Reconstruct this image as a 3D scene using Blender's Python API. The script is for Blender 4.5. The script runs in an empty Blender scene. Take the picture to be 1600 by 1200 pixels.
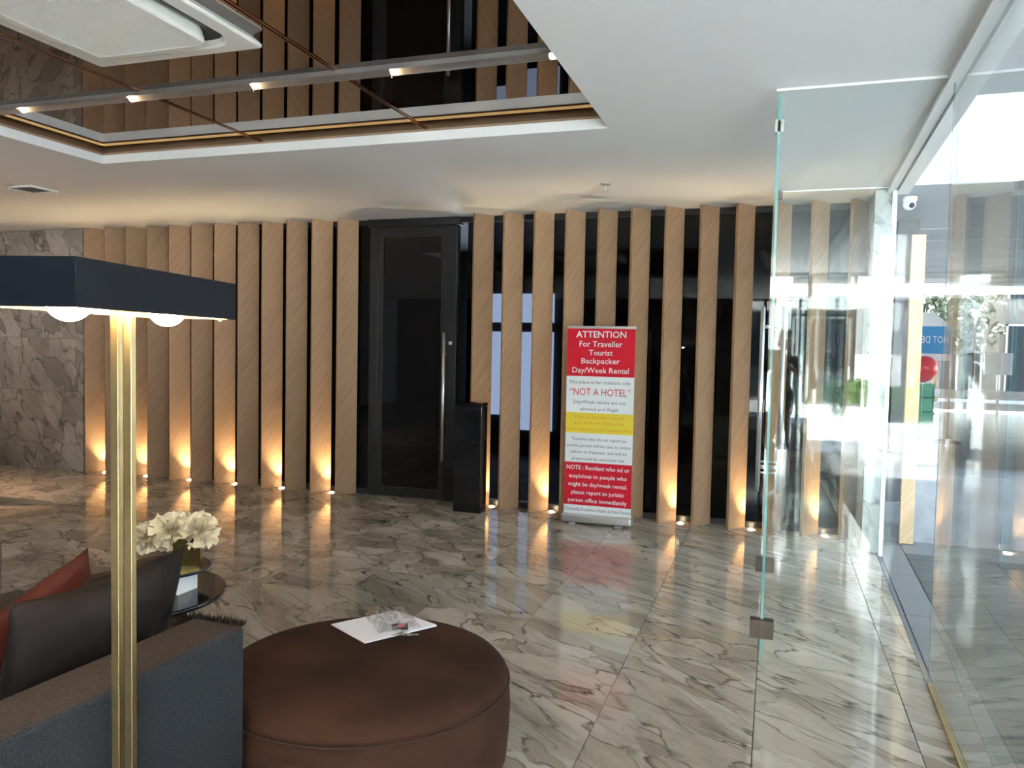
import bpy, bmesh, math, random
from mathutils import Vector, Matrix, noise
R = random.Random(7)
S = bpy.context.scene
COL = S.collection
PI = math.pi

# ------------------------------------------------------------------ camera
cam_d = bpy.data.cameras.new('camera')
cam = bpy.data.objects.new('camera', cam_d)
COL.objects.link(cam)
cam_d.sensor_fit = 'HORIZONTAL'
cam_d.sensor_width = 36.0
cam_d.lens = 36.0 * 1228 / 1600
cam_d.clip_start = 0.05
cam_d.clip_end = 400
rot = Matrix(((0.94793538, -0.03343343, 0.31670288),
              (0.3178527, 0.03780287, -0.9473862),
              (0.01970209, 0.99872576, 0.04646158)))
cam.matrix_world = Matrix.Translation((0, 0, 1.5)) @ rot.to_4x4()
S.camera = cam

# ------------------------------------------------------------------ world, sun, exposure
W = bpy.data.worlds.new('sky'); S.world = W
W.use_nodes = True
wn = W.node_tree; wn.nodes.clear()
out = wn.nodes.new('ShaderNodeOutputWorld')
bg = wn.nodes.new('ShaderNodeBackground')
tc = wn.nodes.new('ShaderNodeTexCoord')
sx = wn.nodes.new('ShaderNodeSeparateXYZ')
rmp = wn.nodes.new('ShaderNodeValToRGB')
rmp.color_ramp.elements[0].position = 0.0
rmp.color_ramp.elements[0].color = (0.90, 0.95, 1.0, 1)
rmp.color_ramp.elements[1].position = 0.9
rmp.color_ramp.elements[1].color = (0.55, 0.75, 1.0, 1)
wn.links.new(tc.outputs['Generated'], sx.inputs[0])
wn.links.new(sx.outputs['Z'], rmp.inputs[0])
wn.links.new(rmp.outputs[0], bg.inputs[0])
wn.links.new(bg.outputs[0], out.inputs[0])
bg.inputs['Strength'].default_value = 3.0

sd = bpy.data.lights.new('sun', 'SUN'); sd.energy = 34.0; sd.angle = 0.009; sd.color = (1.0, 0.975, 0.94)
sun = bpy.data.objects.new('sun', sd); COL.objects.link(sun)
sun.rotation_euler = Vector((-0.12, -0.44, -0.89)).to_track_quat('-Z', 'Y').to_euler()
sun.location = (0, 30, 40)

S.view_settings.view_transform = 'Standard'
S.view_settings.look = 'None'
S.view_settings.gamma = 1.0
S.view_settings.use_curve_mapping = False
S.view_settings.exposure = 2.05
S.cycles.transparent_max_bounces = 24
S.cycles.max_bounces = 10

# ------------------------------------------------------------------ materials
def newmat(name):
    m = bpy.data.materials.new(name); m.use_nodes = True
    return m, m.node_tree, m.node_tree.nodes['Principled BSDF']

def mat(name, col, rough=0.5, metal=0.0, spec=0.5, var=0.0, vscale=8.0, bump=0.0, bscale=60.0, emit=None, estr=0.0, coat=0.0, sheen=0.0):
    m, nt, b = newmat(name)
    b.inputs['Base Color'].default_value = (*col, 1)
    b.inputs['Roughness'].default_value = rough
    b.inputs['Metallic'].default_value = metal
    b.inputs['Specular IOR Level'].default_value = spec
    b.inputs['Coat Weight'].default_value = coat
    b.inputs['Sheen Weight'].default_value = sheen
    if emit:
        b.inputs['Emission Color'].default_value = (*emit, 1)
        b.inputs['Emission Strength'].default_value = estr
    t = nt.nodes.new('ShaderNodeTexCoord')
    if var > 0:
        n = nt.nodes.new('ShaderNodeTexNoise'); n.inputs['Scale'].default_value = vscale
        n.inputs['Detail'].default_value = 5
        nt.links.new(t.outputs['Object'], n.inputs['Vector'])
        r = nt.nodes.new('ShaderNodeValToRGB')
        r.color_ramp.elements[0].position = 0.3; r.color_ramp.elements[1].position = 0.7
        r.color_ramp.elements[0].color = (*[c * (1 - var) for c in col], 1)
        r.color_ramp.elements[1].color = (*[min(1, c * (1 + var)) for c in col], 1)
        nt.links.new(n.outputs['Fac'], r.inputs[0]); nt.links.new(r.outputs[0], b.inputs['Base Color'])
    if bump > 0:
        n2 = nt.nodes.new('ShaderNodeTexNoise'); n2.inputs['Scale'].default_value = bscale
        n2.inputs['Detail'].default_value = 4
        nt.links.new(t.outputs['Object'], n2.inputs['Vector'])
        bp = nt.nodes.new('ShaderNodeBump'); bp.inputs['Strength'].default_value = bump; bp.inputs['Distance'].default_value = 0.004
        nt.links.new(n2.outputs['Fac'], bp.inputs['Height']); nt.links.new(bp.outputs[0], b.inputs['Normal'])
    return m

def glass_mat(name, tint, f0=0.04, rough=0.0):
    m = bpy.data.materials.new(name); m.use_nodes = True
    nt = m.node_tree; nt.nodes.clear()
    o = nt.nodes.new('ShaderNodeOutputMaterial')
    mx = nt.nodes.new('ShaderNodeMixShader')
    tr = nt.nodes.new('ShaderNodeBsdfTransparent'); tr.inputs[0].default_value = (*tint, 1)
    gl = nt.nodes.new('ShaderNodeBsdfGlossy'); gl.inputs['Roughness'].default_value = rough
    gl.inputs['Color'].default_value = (0.96, 0.98, 0.98, 1)
    lw = nt.nodes.new('ShaderNodeLayerWeight'); lw.inputs['Blend'].default_value = 0.5
    p = nt.nodes.new('ShaderNodeMath'); p.operation = 'POWER'; p.inputs[1].default_value = 5.0
    ma = nt.nodes.new('ShaderNodeMath'); ma.operation = 'MULTIPLY_ADD'
    ma.inputs[1].default_value = 1 - f0; ma.inputs[2].default_value = f0
    nt.links.new(lw.outputs['Facing'], p.inputs[0]); nt.links.new(p.outputs[0], ma.inputs[0])
    nt.links.new(ma.outputs[0], mx.inputs[0]); nt.links.new(tr.outputs[0], mx.inputs[1]); nt.links.new(gl.outputs[0], mx.inputs[2])
    nt.links.new(mx.outputs[0], o.inputs[0])
    return m

def marble_mat(name, light, mid, dark, scale=3.2, ang=0.7, stretch=2.2, rough=0.09, wall=False):
    m, nt, b = newmat(name)
    N = nt.nodes.new; L = nt.links.new
    geo = N('ShaderNodeNewGeometry')
    oi = N('ShaderNodeObjectInfo')
    off = N('ShaderNodeVectorMath'); off.operation = 'SCALE'
    comb = N('ShaderNodeCombineXYZ')
    for k in range(3): L(oi.outputs['Random'], comb.inputs[k])
    L(comb.outputs[0], off.inputs[0]); off.inputs['Scale'].default_value = 0.9
    add = N('ShaderNodeVectorMath'); add.operation = 'ADD'
    L(geo.outputs['Position'], add.inputs[0]); L(off.outputs[0], add.inputs[1])
    mp = N('ShaderNodeMapping'); mp.vector_type = 'TEXTURE'
    mp.inputs['Rotation'].default_value = (PI / 2, 0, 0) if False else ((0, ang, 0) if wall else (0, 0, ang))
    mp.inputs['Scale'].default_value = (stretch, 1.0, 1.0)
    L(add.outputs[0], mp.inputs[0])
    # domain warp
    wz = N('ShaderNodeTexNoise'); wz.inputs['Scale'].default_value = 2.4; wz.inputs['Detail'].default_value = 5
    L(mp.outputs[0], wz.inputs['Vector'])
    ws = N('ShaderNodeVectorMath'); ws.operation = 'MULTIPLY_ADD'
    ws.inputs[1].default_value = (0.55, 0.55, 0.55)
    L(wz.outputs['Color'], ws.inputs[0]); L(mp.outputs[0], ws.inputs[2])
    vor = N('ShaderNodeTexVoronoi'); vor.feature = 'DISTANCE_TO_EDGE'; vor.inputs['Scale'].default_value = scale
    L(ws.outputs[0], vor.inputs['Vector'])
    vor2 = N('ShaderNodeTexVoronoi'); vor2.feature = 'DISTANCE_TO_EDGE'; vor2.inputs['Scale'].default_value = scale * 2.6
    L(ws.outputs[0], vor2.inputs['Vector'])
    vc = N('ShaderNodeTexVoronoi'); vc.feature = 'F1'; vc.inputs['Scale'].default_value = scale
    L(ws.outputs[0], vc.inputs['Vector'])
    big = N('ShaderNodeTexNoise'); big.inputs['Scale'].default_value = 1.5; big.inputs['Detail'].default_value = 8; big.inputs['Roughness'].default_value = 0.62
    L(ws.outputs[0], big.inputs['Vector'])
    # clast colour
    sepc = N('ShaderNodeSeparateColor'); L(vc.outputs['Color'], sepc.inputs[0])
    r0 = N('ShaderNodeValToRGB'); cr = r0.color_ramp
    cr.elements[0].position = 0.0; cr.elements[0].color = (*light, 1)
    cr.elements[1].position = 1.0; cr.elements[1].color = (*mid, 1)
    e = cr.elements.new(0.55); e.color = (*[a * 0.75 + c * 0.25 for a, c in zip(light, mid)], 1)
    L(sepc.outputs[0], r0.inputs[0])
    # grey-brown clouds
    r1 = N('ShaderNodeValToRGB'); r1.color_ramp.elements[0].position = 0.47; r1.color_ramp.elements[1].position = 0.68
    L(big.outputs['Fac'], r1.inputs[0])
    m1 = N('ShaderNodeMix'); m1.data_type = 'RGBA'
    f1 = N('ShaderNodeMath'); f1.operation = 'MULTIPLY'; f1.inputs[1].default_value = 0.85
    L(r1.outputs[0], f1.inputs[0]); L(f1.outputs[0], m1.inputs['Factor'])
    L(r0.outputs[0], m1.inputs['A']); m1.inputs['B'].default_value = (*[a * 0.55 + c * 0.45 for a, c in zip(mid, dark)], 1)
    # fine mottling
    fn = N('ShaderNodeTexNoise'); fn.inputs['Scale'].default_value = 14; fn.inputs['Detail'].default_value = 6
    L(ws.outputs[0], fn.inputs['Vector'])
    # veins
    r2 = N('ShaderNodeValToRGB'); r2.color_ramp.elements[0].position = 0.0; r2.color_ramp.elements[1].position = 0.055
    r2.color_ramp.elements[0].color = (1, 1, 1, 1); r2.color_ramp.elements[1].color = (0, 0, 0, 1)
    L(vor.outputs['Distance'], r2.inputs[0])
    vm = N('ShaderNodeMath'); vm.operation = 'MULTIPLY'
    r3 = N('ShaderNodeValToRGB'); r3.color_ramp.elements[0].position = 0.36; r3.color_ramp.elements[1].position = 0.6
    L(fn.outputs['Fac'], r3.inputs[0]); L(r2.outputs[0], vm.inputs[0]); L(r3.outputs[0], vm.inputs[1])
    m2 = N('ShaderNodeMix'); m2.data_type = 'RGBA'
    L(vm.outputs[0], m2.inputs['Factor']); L(m1.outputs['Result'], m2.inputs['A']); m2.inputs['B'].default_value = (*dark, 1)
    r4 = N('ShaderNodeValToRGB'); r4.color_ramp.elements[0].position = 0.0; r4.color_ramp.elements[1].position = 0.05
    r4.color_ramp.elements[0].color = (0.6, 0.6, 0.6, 1); r4.color_ramp.elements[1].color = (0, 0, 0, 1)
    L(vor2.outputs['Distance'], r4.inputs[0])
    vm2 = N('ShaderNodeMath'); vm2.operation = 'MULTIPLY'
    L(r4.outputs[0], vm2.inputs[0]); L(r1.outputs[0], vm2.inputs[1])
    m3 = N('ShaderNodeMix'); m3.data_type = 'RGBA'
    L(vm2.outputs[0], m3.inputs['Factor']); L(m2.outputs['Result'], m3.inputs['A']); m3.inputs['B'].default_value = (*dark, 1)
    # ochre tint
    oc = N('ShaderNodeTexNoise'); oc.inputs['Scale'].default_value = 1.1; oc.inputs['Detail'].default_value = 3
    L(add.outputs[0], oc.inputs['Vector'])
    r5 = N('ShaderNodeValToRGB'); r5.color_ramp.elements[0].position = 0.55; r5.color_ramp.elements[1].position = 0.75
    r5.color_ramp.elements[0].color = (0, 0, 0, 1); r5.color_ramp.elements[1].color = (0.35, 0.35, 0.35, 1)
    L(oc.outputs['Fac'], r5.inputs[0])
    m4 = N('ShaderNodeMix'); m4.data_type = 'RGBA'; m4.blend_type = 'MULTIPLY'
    L(r5.outputs[0], m4.inputs['Factor']); L(m3.outputs['Result'], m4.inputs['A']); m4.inputs['B'].default_value = (0.86, 0.66, 0.42, 1)
    # fine dark streaks along the bedding
    mp2 = N('ShaderNodeMapping'); mp2.vector_type = 'TEXTURE'
    mp2.inputs['Scale'].default_value = (2.2, 1.0, 1.0); L(ws.outputs[0], mp2.inputs[0])
    stn = N('ShaderNodeTexNoise'); stn.inputs['Scale'].default_value = scale * 0.9; stn.inputs['Detail'].default_value = 7; stn.inputs['Roughness'].default_value = 0.68
    L(mp2.outputs[0], stn.inputs['Vector'])
    r6 = N('ShaderNodeValToRGB'); r6.color_ramp.elements[0].position = 0.50; r6.color_ramp.elements[1].position = 0.70
    r6.color_ramp.elements[0].color = (0, 0, 0, 1); r6.color_ramp.elements[1].color = (0.75, 0.75, 0.75, 1)
    L(stn.outputs['Fac'], r6.inputs[0])
    m5 = N('ShaderNodeMix'); m5.data_type = 'RGBA'
    L(r6.outputs[0], m5.inputs['Factor']); L(m4.outputs['Result'], m5.inputs['A']); m5.inputs['B'].default_value = (*[a * 0.45 + c * 0.55 for a, c in zip(mid, dark)], 1)
    L(m5.outputs['Result'], b.inputs['Base Color'])
    b.inputs['Roughness'].default_value = rough
    b.inputs['Specular IOR Level'].default_value = 0.55
    return m

def wood_mat(name, c1, c2, ang=0.62):
    m, nt, b = newmat(name); N = nt.nodes.new; L = nt.links.new
    t = N('ShaderNodeTexCoord'); oi = N('ShaderNodeObjectInfo')
    comb = N('ShaderNodeCombineXYZ'); L(oi.outputs['Random'], comb.inputs[2])
    sc = N('ShaderNodeVectorMath'); sc.operation = 'SCALE'; sc.inputs['Scale'].default_value = 7.0; L(comb.outputs[0], sc.inputs[0])
    ad = N('ShaderNodeVectorMath'); ad.operation = 'ADD'; L(t.outputs['Object'], ad.inputs[0]); L(sc.outputs[0], ad.inputs[1])
    mp = N('ShaderNodeMapping'); mp.vector_type = 'TEXTURE'; mp.inputs['Rotation'].default_value = (0, ang, 0)
    mp.inputs['Scale'].default_value = (0.03, 0.03, 0.8); L(ad.outputs[0], mp.inputs[0])
    n = N('ShaderNodeTexNoise'); n.inputs['Scale'].default_value = 1.6; n.inputs['Detail'].default_value = 6; n.inputs['Roughness'].default_value = 0.6
    L(mp.outputs[0], n.inputs['Vector'])
    r = N('ShaderNodeValToRGB'); r.color_ramp.elements[0].position = 0.32; r.color_ramp.elements[1].position = 0.68
    r.color_ramp.elements[0].color = (*c1, 1); r.color_ramp.elements[1].color = (*c2, 1)
    L(n.outputs['Fac'], r.inputs[0])
    hs = N('ShaderNodeHueSaturation')
    mr = N('ShaderNodeMapRange'); mr.inputs['To Min'].default_value = 0.86; mr.inputs['To Max'].default_value = 1.12
    L(oi.outputs['Random'], mr.inputs['Value']); L(mr.outputs[0], hs.inputs['Value']); L(r.outputs[0], hs.inputs['Color'])
    L(hs.outputs[0], b.inputs['Base Color'])
    b.inputs['Roughness'].default_value = 0.5
    b.inputs['Specular IOR Level'].default_value = 0.3
    return m

M = {}
M['marble'] = marble_mat('floor_marble_veined', (0.52, 0.455, 0.37), (0.34, 0.285, 0.215), (0.085, 0.070, 0.050), scale=7.5, ang=-0.62, stretch=3.2, rough=0.055)
M['marble_b'] = marble_mat('floor_marble_brecciated', (0.66, 0.57, 0.46), (0.33, 0.27, 0.205), (0.075, 0.060, 0.045), scale=5.0, ang=-0.5, stretch=1.35, rough=0.055)
M['marble_wall'] = marble_mat('wall_marble', (0.50, 0.46, 0.40), (0.27, 0.235, 0.20), (0.12, 0.105, 0.088), scale=4.6, ang=0.95, stretch=1.8, rough=0.25, wall=True)
M['marble_white'] = marble_mat('pilaster_marble', (0.72, 0.74, 0.72), (0.52, 0.55, 0.54), (0.20, 0.22, 0.22), scale=4.0, ang=0.75, stretch=3.0, rough=0.15, wall=True)
M['wood'] = wood_mat('oak_veneer', (0.36, 0.222, 0.125), (0.47, 0.302, 0.178))
M['wood_out'] = wood_mat('outdoor_oak', (0.52, 0.35, 0.19), (0.66, 0.47, 0.28))
M['grout'] = mat('grout', (0.10, 0.09, 0.08), 0.8)
M['ceil'] = mat('ceiling_paint', (0.80, 0.80, 0.79), 0.75, var=0.012, vscale=1.5)
M['white'] = mat('white_paint', (0.84, 0.86, 0.86), 0.45)
M['cove'] = mat('cove_brown', (0.30, 0.22, 0.15), 0.55)
M['mirror'] = mat('bronze_mirror', (0.27, 0.235, 0.215), 0.0, metal=1.0)
M['copper'] = mat('copper_trim', (0.42, 0.20, 0.12), 0.25, metal=1.0)
M['steelstrip'] = mat('brushed_grey_strip', (0.36, 0.34, 0.335), 0.48, metal=0.8, var=0.06, vscale=20)
M['steel'] = mat('brushed_steel', (0.78, 0.78, 0.76), 0.34, metal=1.0)
M['dsteel'] = mat('dark_patch_metal', (0.16, 0.12, 0.10), 0.35, metal=0.7)
M['led'] = mat('led_warm', (1, 0.8, 0.5), 0.5, emit=(1.0, 0.66, 0.28), estr=0.24)
M['ledspot'] = mat('led_spot', (1, 0.8, 0.5), 0.5, emit=(1.0, 0.72, 0.36), estr=3.0)
M['uplens'] = mat('uplight_lens', (1, 0.9, 0.7), 0.3, emit=(1.0, 0.78, 0.48), estr=25.0)
M['blackglass'] = glass_mat('black_tinted_glass', (0.16, 0.165, 0.18), 0.022)
M['glass'] = glass_mat('clear_glass', (0.965, 0.987, 0.978), 0.04)
M['teal'] = mat('glass_edge', (0.22, 0.52, 0.52), 0.12, spec=0.7)
M['blackframe'] = mat('black_aluminium', (0.030, 0.030, 0.032), 0.30, metal=0.3)
M['blacklacquer'] = mat('black_lacquer', (0.013, 0.013, 0.015), 0.10, spec=0.5)
M['doorglass'] = mat('black_door_glass', (0.010, 0.009, 0.010), 0.015, spec=0.35)
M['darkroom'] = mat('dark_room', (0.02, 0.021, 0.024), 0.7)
M['lampblack'] = mat('lamp_shade_black', (0.008, 0.010, 0.015), 0.4, spec=0.10, var=0.1)
M['lampgold'] = mat('shade_gold_lining', (0.75, 0.52, 0.22), 0.3, metal=1.0)
M['brass'] = mat('brushed_brass', (0.78, 0.62, 0.32), 0.28, metal=1.0, var=0.05, vscale=30)
M['bulb'] = mat('lit_globe', (1, 0.95, 0.85), 0.4, emit=(1.0, 0.84, 0.60), estr=26.0)
M['greyfab'] = mat('grey_blue_weave', (0.0325, 0.0345, 0.038), 0.95, spec=0.15, var=0.4, vscale=160, bump=0.5, bscale=260)
M['lampfab'] = mat('lamplit_weave', (0.055, 0.044, 0.039), 0.95, spec=0.15, var=0.3, vscale=160, bump=0.5, bscale=260)  # sofa weave browned on top to imitate the lamp's warm light
M['suede'] = mat('brown_suede', (0.048, 0.0205, 0.0115), 0.9, spec=0.15, var=0.4, vscale=3.5, bump=0.15, bscale=200)
M['seam'] = mat('dark_seam', (0.04, 0.018, 0.011), 0.9)
M['darkpil'] = mat('charcoal_satin', (0.016, 0.0115, 0.0105), 0.6, spec=0.2, var=0.3, vscale=9, bump=0.2, bscale=14)
M['redpil'] = mat('rust_leather', (0.075, 0.016, 0.010), 0.55, spec=0.2, var=0.2, vscale=7, bump=0.25, bscale=18)
M['paper'] = mat('white_paper', (0.82, 0.80, 0.84), 0.7)
M['film'] = glass_mat('clear_film', (0.92, 0.91, 0.90), 0.24, 0.16)
M['keyblack'] = mat('black_plastic', (0.02, 0.02, 0.025), 0.35)
M['keyred'] = mat('pink_red_plastic', (0.75, 0.07, 0.12), 0.4)
M['petal'] = mat('cream_petal', (0.82, 0.71, 0.50), 0.65, var=0.06, vscale=30)
M['stem'] = mat('green_stem', (0.10, 0.16, 0.05), 0.6)
M['gold'] = mat('gold_vase', (0.70, 0.50, 0.16), 0.22, metal=1.0)
M['vaseshade'] = mat('shaded_gold_vase', (0.05, 0.032, 0.022), 0.3, metal=0.5)
M['bred'] = mat('print_red', (0.66, 0.016, 0.035), 0.6, spec=0.15)
M['bwhite'] = mat('print_white', (0.78, 0.80, 0.80), 0.4)
M['byellow'] = mat('print_yellow', (0.82, 0.62, 0.04), 0.4)
M['tgrey'] = mat('print_grey', (0.12, 0.12, 0.14), 0.5)
M['tred'] = mat('print_crimson', (0.60, 0.03, 0.06), 0.5)
M['torange'] = mat('print_orange', (0.75, 0.30, 0.02), 0.5)
M['alu'] = mat('satin_aluminium', (0.62, 0.64, 0.65), 0.32, metal=0.85)
M['acwhite'] = mat('air_con_plastic', (0.74, 0.73, 0.68), 0.42)
M['acslot'] = mat('slot_black', (0.02, 0.02, 0.02), 0.6)
M['rug'] = mat('brown_shag', (0.11, 0.075, 0.055), 0.95, var=0.4, vscale=60)
M['tub'] = mat('dark_brown_leather', (0.045, 0.018, 0.012), 0.45)
M['granite'] = mat('light_granite', (0.15, 0.152, 0.15), 0.45, var=0.12, vscale=40)
M['slate'] = mat('dark_slate', (0.06, 0.06, 0.056), 0.42, var=0.3, vscale=9)
M['asphalt'] = mat('pale_paving', (0.42, 0.43, 0.44), 0.85, var=0.1, vscale=2)
M['soffit'] = mat('soffit_grey', (0.46, 0.47, 0.49), 0.6)
M['soffitj'] = mat('soffit_joint', (0.12, 0.12, 0.13), 0.7)
M['concrete'] = mat('concrete', (0.55, 0.55, 0.55), 0.8, var=0.08, vscale=1.0)
M['plinth'] = mat('grey_plinth_stone', (0.34, 0.35, 0.37), 0.5, var=0.2, vscale=6)
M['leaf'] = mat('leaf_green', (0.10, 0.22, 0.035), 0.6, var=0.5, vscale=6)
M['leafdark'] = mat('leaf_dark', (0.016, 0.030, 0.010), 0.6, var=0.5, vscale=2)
M['bark'] = mat('bark', (0.12, 0.085, 0.06), 0.9, var=0.3)
M['flagblue'] = mat('flag_blue', (0.04, 0.30, 0.62), 0.6)
M['flagwhite'] = mat('flag_white', (0.85, 0.87, 0.88), 0.6)
M['balred'] = mat('balloon_red', (0.80, 0.05, 0.06), 0.35)
M['crate'] = mat('green_plastic', (0.03, 0.38, 0.20), 0.45)
M['railwhite'] = mat('rail_white', (0.85, 0.85, 0.85), 0.5)
M['facade'] = mat('far_facade', (0.13, 0.13, 0.128), 0.7, var=0.2, vscale=0.6)
M['farglass'] = mat('far_dark_glass', (0.03, 0.04, 0.05), 0.1)
M['skin'] = mat('skin', (0.42, 0.23, 0.15), 0.55)
M['shirt'] = mat('grey_shirt', (0.13, 0.14, 0.13), 0.85)
M['shorts'] = mat('dark_shorts', (0.035, 0.035, 0.04), 0.85)
M['hair'] = mat('black_hair', (0.012, 0.01, 0.009), 0.5)
M['darkpanel'] = mat('dark_walnut_panel', (0.075, 0.055, 0.042), 0.5, var=0.2)
M['winlit'] = mat('daylit_window', (0.6, 0.7, 0.85), 0.5, emit=(0.62, 0.76, 0.95), estr=4.5)

# ------------------------------------------------------------------ helpers
def link(name, me, m=None, parent=None, loc=None, rotz=0.0):
    o = bpy.data.objects.new(name, me); COL.objects.link(o)
    if m is not None and hasattr(me, 'materials') and len(me.materials) == 0:
        for k in (m if isinstance(m, (list, tuple)) else [m]): me.materials.append(k)
    if parent is not None: o.parent = parent
    if loc is not None: o.location = loc
    if rotz: o.rotation_euler = (0, 0, rotz)
    return o

def bm_obj(name, bm, m=None, parent=None, loc=None, rotz=0.0, smooth=False):
    me = bpy.data.meshes.new(name)
    bmesh.ops.recalc_face_normals(bm, faces=bm.faces[:])
    bm.to_mesh(me); bm.free()
    if smooth:
        for p in me.polygons: p.use_smooth = True
    return link(name, me, m, parent, loc, rotz)

def tag(o, label=None, cat=None, group=None, kind=None):
    if label: o['label'] = label
    if cat: o['category'] = cat
    if group: o['group'] = group
    if kind: o['kind'] = kind
    return o

def empty(name, loc=(0, 0, 0), rotz=0.0):
    o = bpy.data.objects.new(name, None); COL.objects.link(o)
    o.location = loc; o.rotation_euler = (0, 0, rotz); o.empty_display_size = 0.1
    return o

def add_box(bm, x0, x1, y0, y1, z0, z1, bev=0.0, seg=2, mi=0, mtx=None):
    r = bmesh.ops.create_cube(bm, size=1.0)
    vs = r['verts']
    for v in vs:
        v.co = Vector((x0 + (v.co.x + 0.5) * (x1 - x0), y0 + (v.co.y + 0.5) * (y1 - y0), z0 + (v.co.z + 0.5) * (z1 - z0)))
        if mtx is not None: v.co = mtx @ v.co
    fs = set(f for v in vs for f in v.link_faces)
    for f in fs: f.material_index = mi
    if bev > 0:
        es = list(set(e for v in vs for e in v.link_edges))
        bmesh.ops.bevel(bm, geom=es, offset=bev, segments=seg, affect='EDGES', profile=0.5)

def box(name, x0, x1, y0, y1, z0, z1, m, parent=None, bev=0.0, seg=2, smooth=False, loc=None, rotz=0.0):
    bm = bmesh.new(); add_box(bm, x0, x1, y0, y1, z0, z1, bev, seg)
    return bm_obj(name, bm, m, parent, loc, rotz, smooth)

def add_cyl(bm, p0, p1, r0, r1=None, n=16, caps=True, mi=0):
    p0, p1 = Vector(p0), Vector(p1)
    r1 = r0 if r1 is None else r1
    d = p1 - p0
    mt = Matrix.Translation((p0 + p1) / 2) @ d.to_track_quat('Z', 'Y').to_matrix().to_4x4()
    res = bmesh.ops.create_cone(bm, cap_ends=caps, segments=n, radius1=r0, radius2=r1, depth=d.length, matrix=mt)
    for v in res['verts']:
        for f in v.link_faces: f.material_index = mi

def cyl(name, p0, p1, r0, m, parent=None, r1=None, n=16, smooth=True):
    bm = bmesh.new(); add_cyl(bm, p0, p1, r0, r1, n)
    o = bm_obj(name, bm, m, parent)
    if smooth:
        for p in o.data.polygons: p.use_smooth = len(p.vertices) == 4
    return o

def lathe(name, prof, m, parent=None, n=48, smooth=True, loc=None):
    vs, fs = [], []
    for r, z in prof:
        for k in range(n):
            a = 2 * PI * k / n
            vs.append((r * math.cos(a), r * math.sin(a), z))
    for i in range(len(prof) - 1):
        for k in range(n):
            a, b = i * n + k, i * n + (k + 1) % n
            fs.append((a, b, b + n, a + n))
    fs.append(tuple(range(n - 1, -1, -1)))
    fs.append(tuple((len(prof) - 1) * n + k for k in range(n)))
    me = bpy.data.meshes.new(name); me.from_pydata(vs, [], fs)
    if smooth:
        for p in me.polygons: p.use_smooth = len(p.vertices) == 4
    return link(name, me, m, parent, loc)

def struct(o): o['kind'] = 'structure'; return o

H = 2.73
FY = 6.80          # front edge of the fins
GY = 7.00          # face of the black glass behind them
def fx(y): return 0.603 + 0.0266 * y

# ------------------------------------------------------------------ floor of the lobby
fl = struct(box('floor', -9.6, 0.74, -5.0, 7.3, -0.16, -0.012, M['grout']))
TW, TL = 0.6055, 1.02
tile_me = None
def tile_mesh(name, w, l, th, bev):
    bm = bmesh.new(); add_box(bm, 0, w, 0, l, -th, 0, bev, 1)
    me = bpy.data.meshes.new(name); bm.to_mesh(me); bm.free(); return me
tile_me = tile_mesh('tile', TW - 0.003, TL - 0.003, 0.014, 0.0008)
tile_me.materials.append(M['marble'])
tile_mb = tile_mesh('tile', TW - 0.003, TL - 0.003, 0.014, 0.0008)
tile_mb.materials.append(M['marble_b'])
def clip_tile(x0, x1, y0, y1):
    bm = bmesh.new()
    add_box(bm, x0, x1, y0, y1, -0.014, 0, 0.0008, 1)
    return bm
for c in range(-16, 1):
    x0 = -0.0345 + c * TW
    ys = -5.0 + ((0.06 if c % 2 == 0 else 0.55) - 0.5) - 0.06
    y = 3.09 - (8 * TL) if c % 2 else 3.63 - (8 * TL) - TL
    while y < 7.02:
        if y + TL <= 7.02 and x0 + TW < fx(y) - 0.02 and y > -5.0:
            link('tile', tile_mb if c < -5 or (c < -2 and R.random() < 0.5) else tile_me, None, fl, (x0 + 0.0015, y + 0.0015, 0))
        elif y + TL > -5.0:
            ya, yb = max(y, -5.0) + 0.0015, min(y + TL, 7.02) - 0.0015
            if yb - ya > 0.02:
                xb = min(x0 + TW, fx(ya) - 0.01) - 0.0015
                bm_obj('tile', clip_tile(x0 + 0.0015, xb, ya, yb), M['marble'], fl)
        y += TL
# narrow border course between the last joint and the glass front
x0 = -0.0345 + TW
y = -4.9
while y < 6.9:
    yb = min(y + 1.02, 6.98)
    bm = bmesh.new()
    a = [(x0 + 0.0015, y + 0.0015), (max(fx(y), x0 + 0.01), y + 0.0015), (max(fx(yb), x0 + 0.012), yb - 0.0015), (x0 + 0.0015, yb - 0.0015)]
    v0 = [bm.verts.new((p[0], p[1], -0.014)) for p in a]; v1 = [bm.verts.new((p[0], p[1], 0)) for p in a]
    bm.faces.new(v1)
    for k in range(4): bm.faces.new((v0[k], v0[(k + 1) % 4], v1[(k + 1) % 4], v1[k]))
    if fx(y) > x0 + 0.02: bm_obj('tile', bm, M['marble'], fl)
    else: bm.free()
    y += 1.02

# ------------------------------------------------------------------ ceiling with mirrored recess
RX0, RX1, RY0, RY1 = -4.52, -0.925, 0.35, 4.37
ZL, ZM = 2.788, 2.8345
CV = 0.12
HX0, HX1, HY0, HY1 = RX0 - CV, RX1 + CV, RY0 - CV, RY1 + CV
bm = bmesh.new()
add_box(bm, -9.6, HX0, -5, 7.3, H, 3.0)
add_box(bm, HX0, HX1, HY1, 7.3, H, 3.0); add_box(bm, HX0, HX1, -5, HY0, H, 3.0)
a = [(HX1, -5), (fx(-5) + 0.06, -5), (fx(7.3) + 0.06, 7.3), (HX1, 7.3)]     # right part follows the glass front
v0 = [bm.verts.new((p[0], p[1], H)) for p in a]; v1 = [bm.verts.new((p[0], p[1], 3.0)) for p in a]
bm.faces.new(v0[::-1]); bm.faces.new(v1)
for k in range(4): bm.faces.new((v0[k], v0[(k + 1) % 4], v1[(k + 1) % 4], v1[k]))
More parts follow.
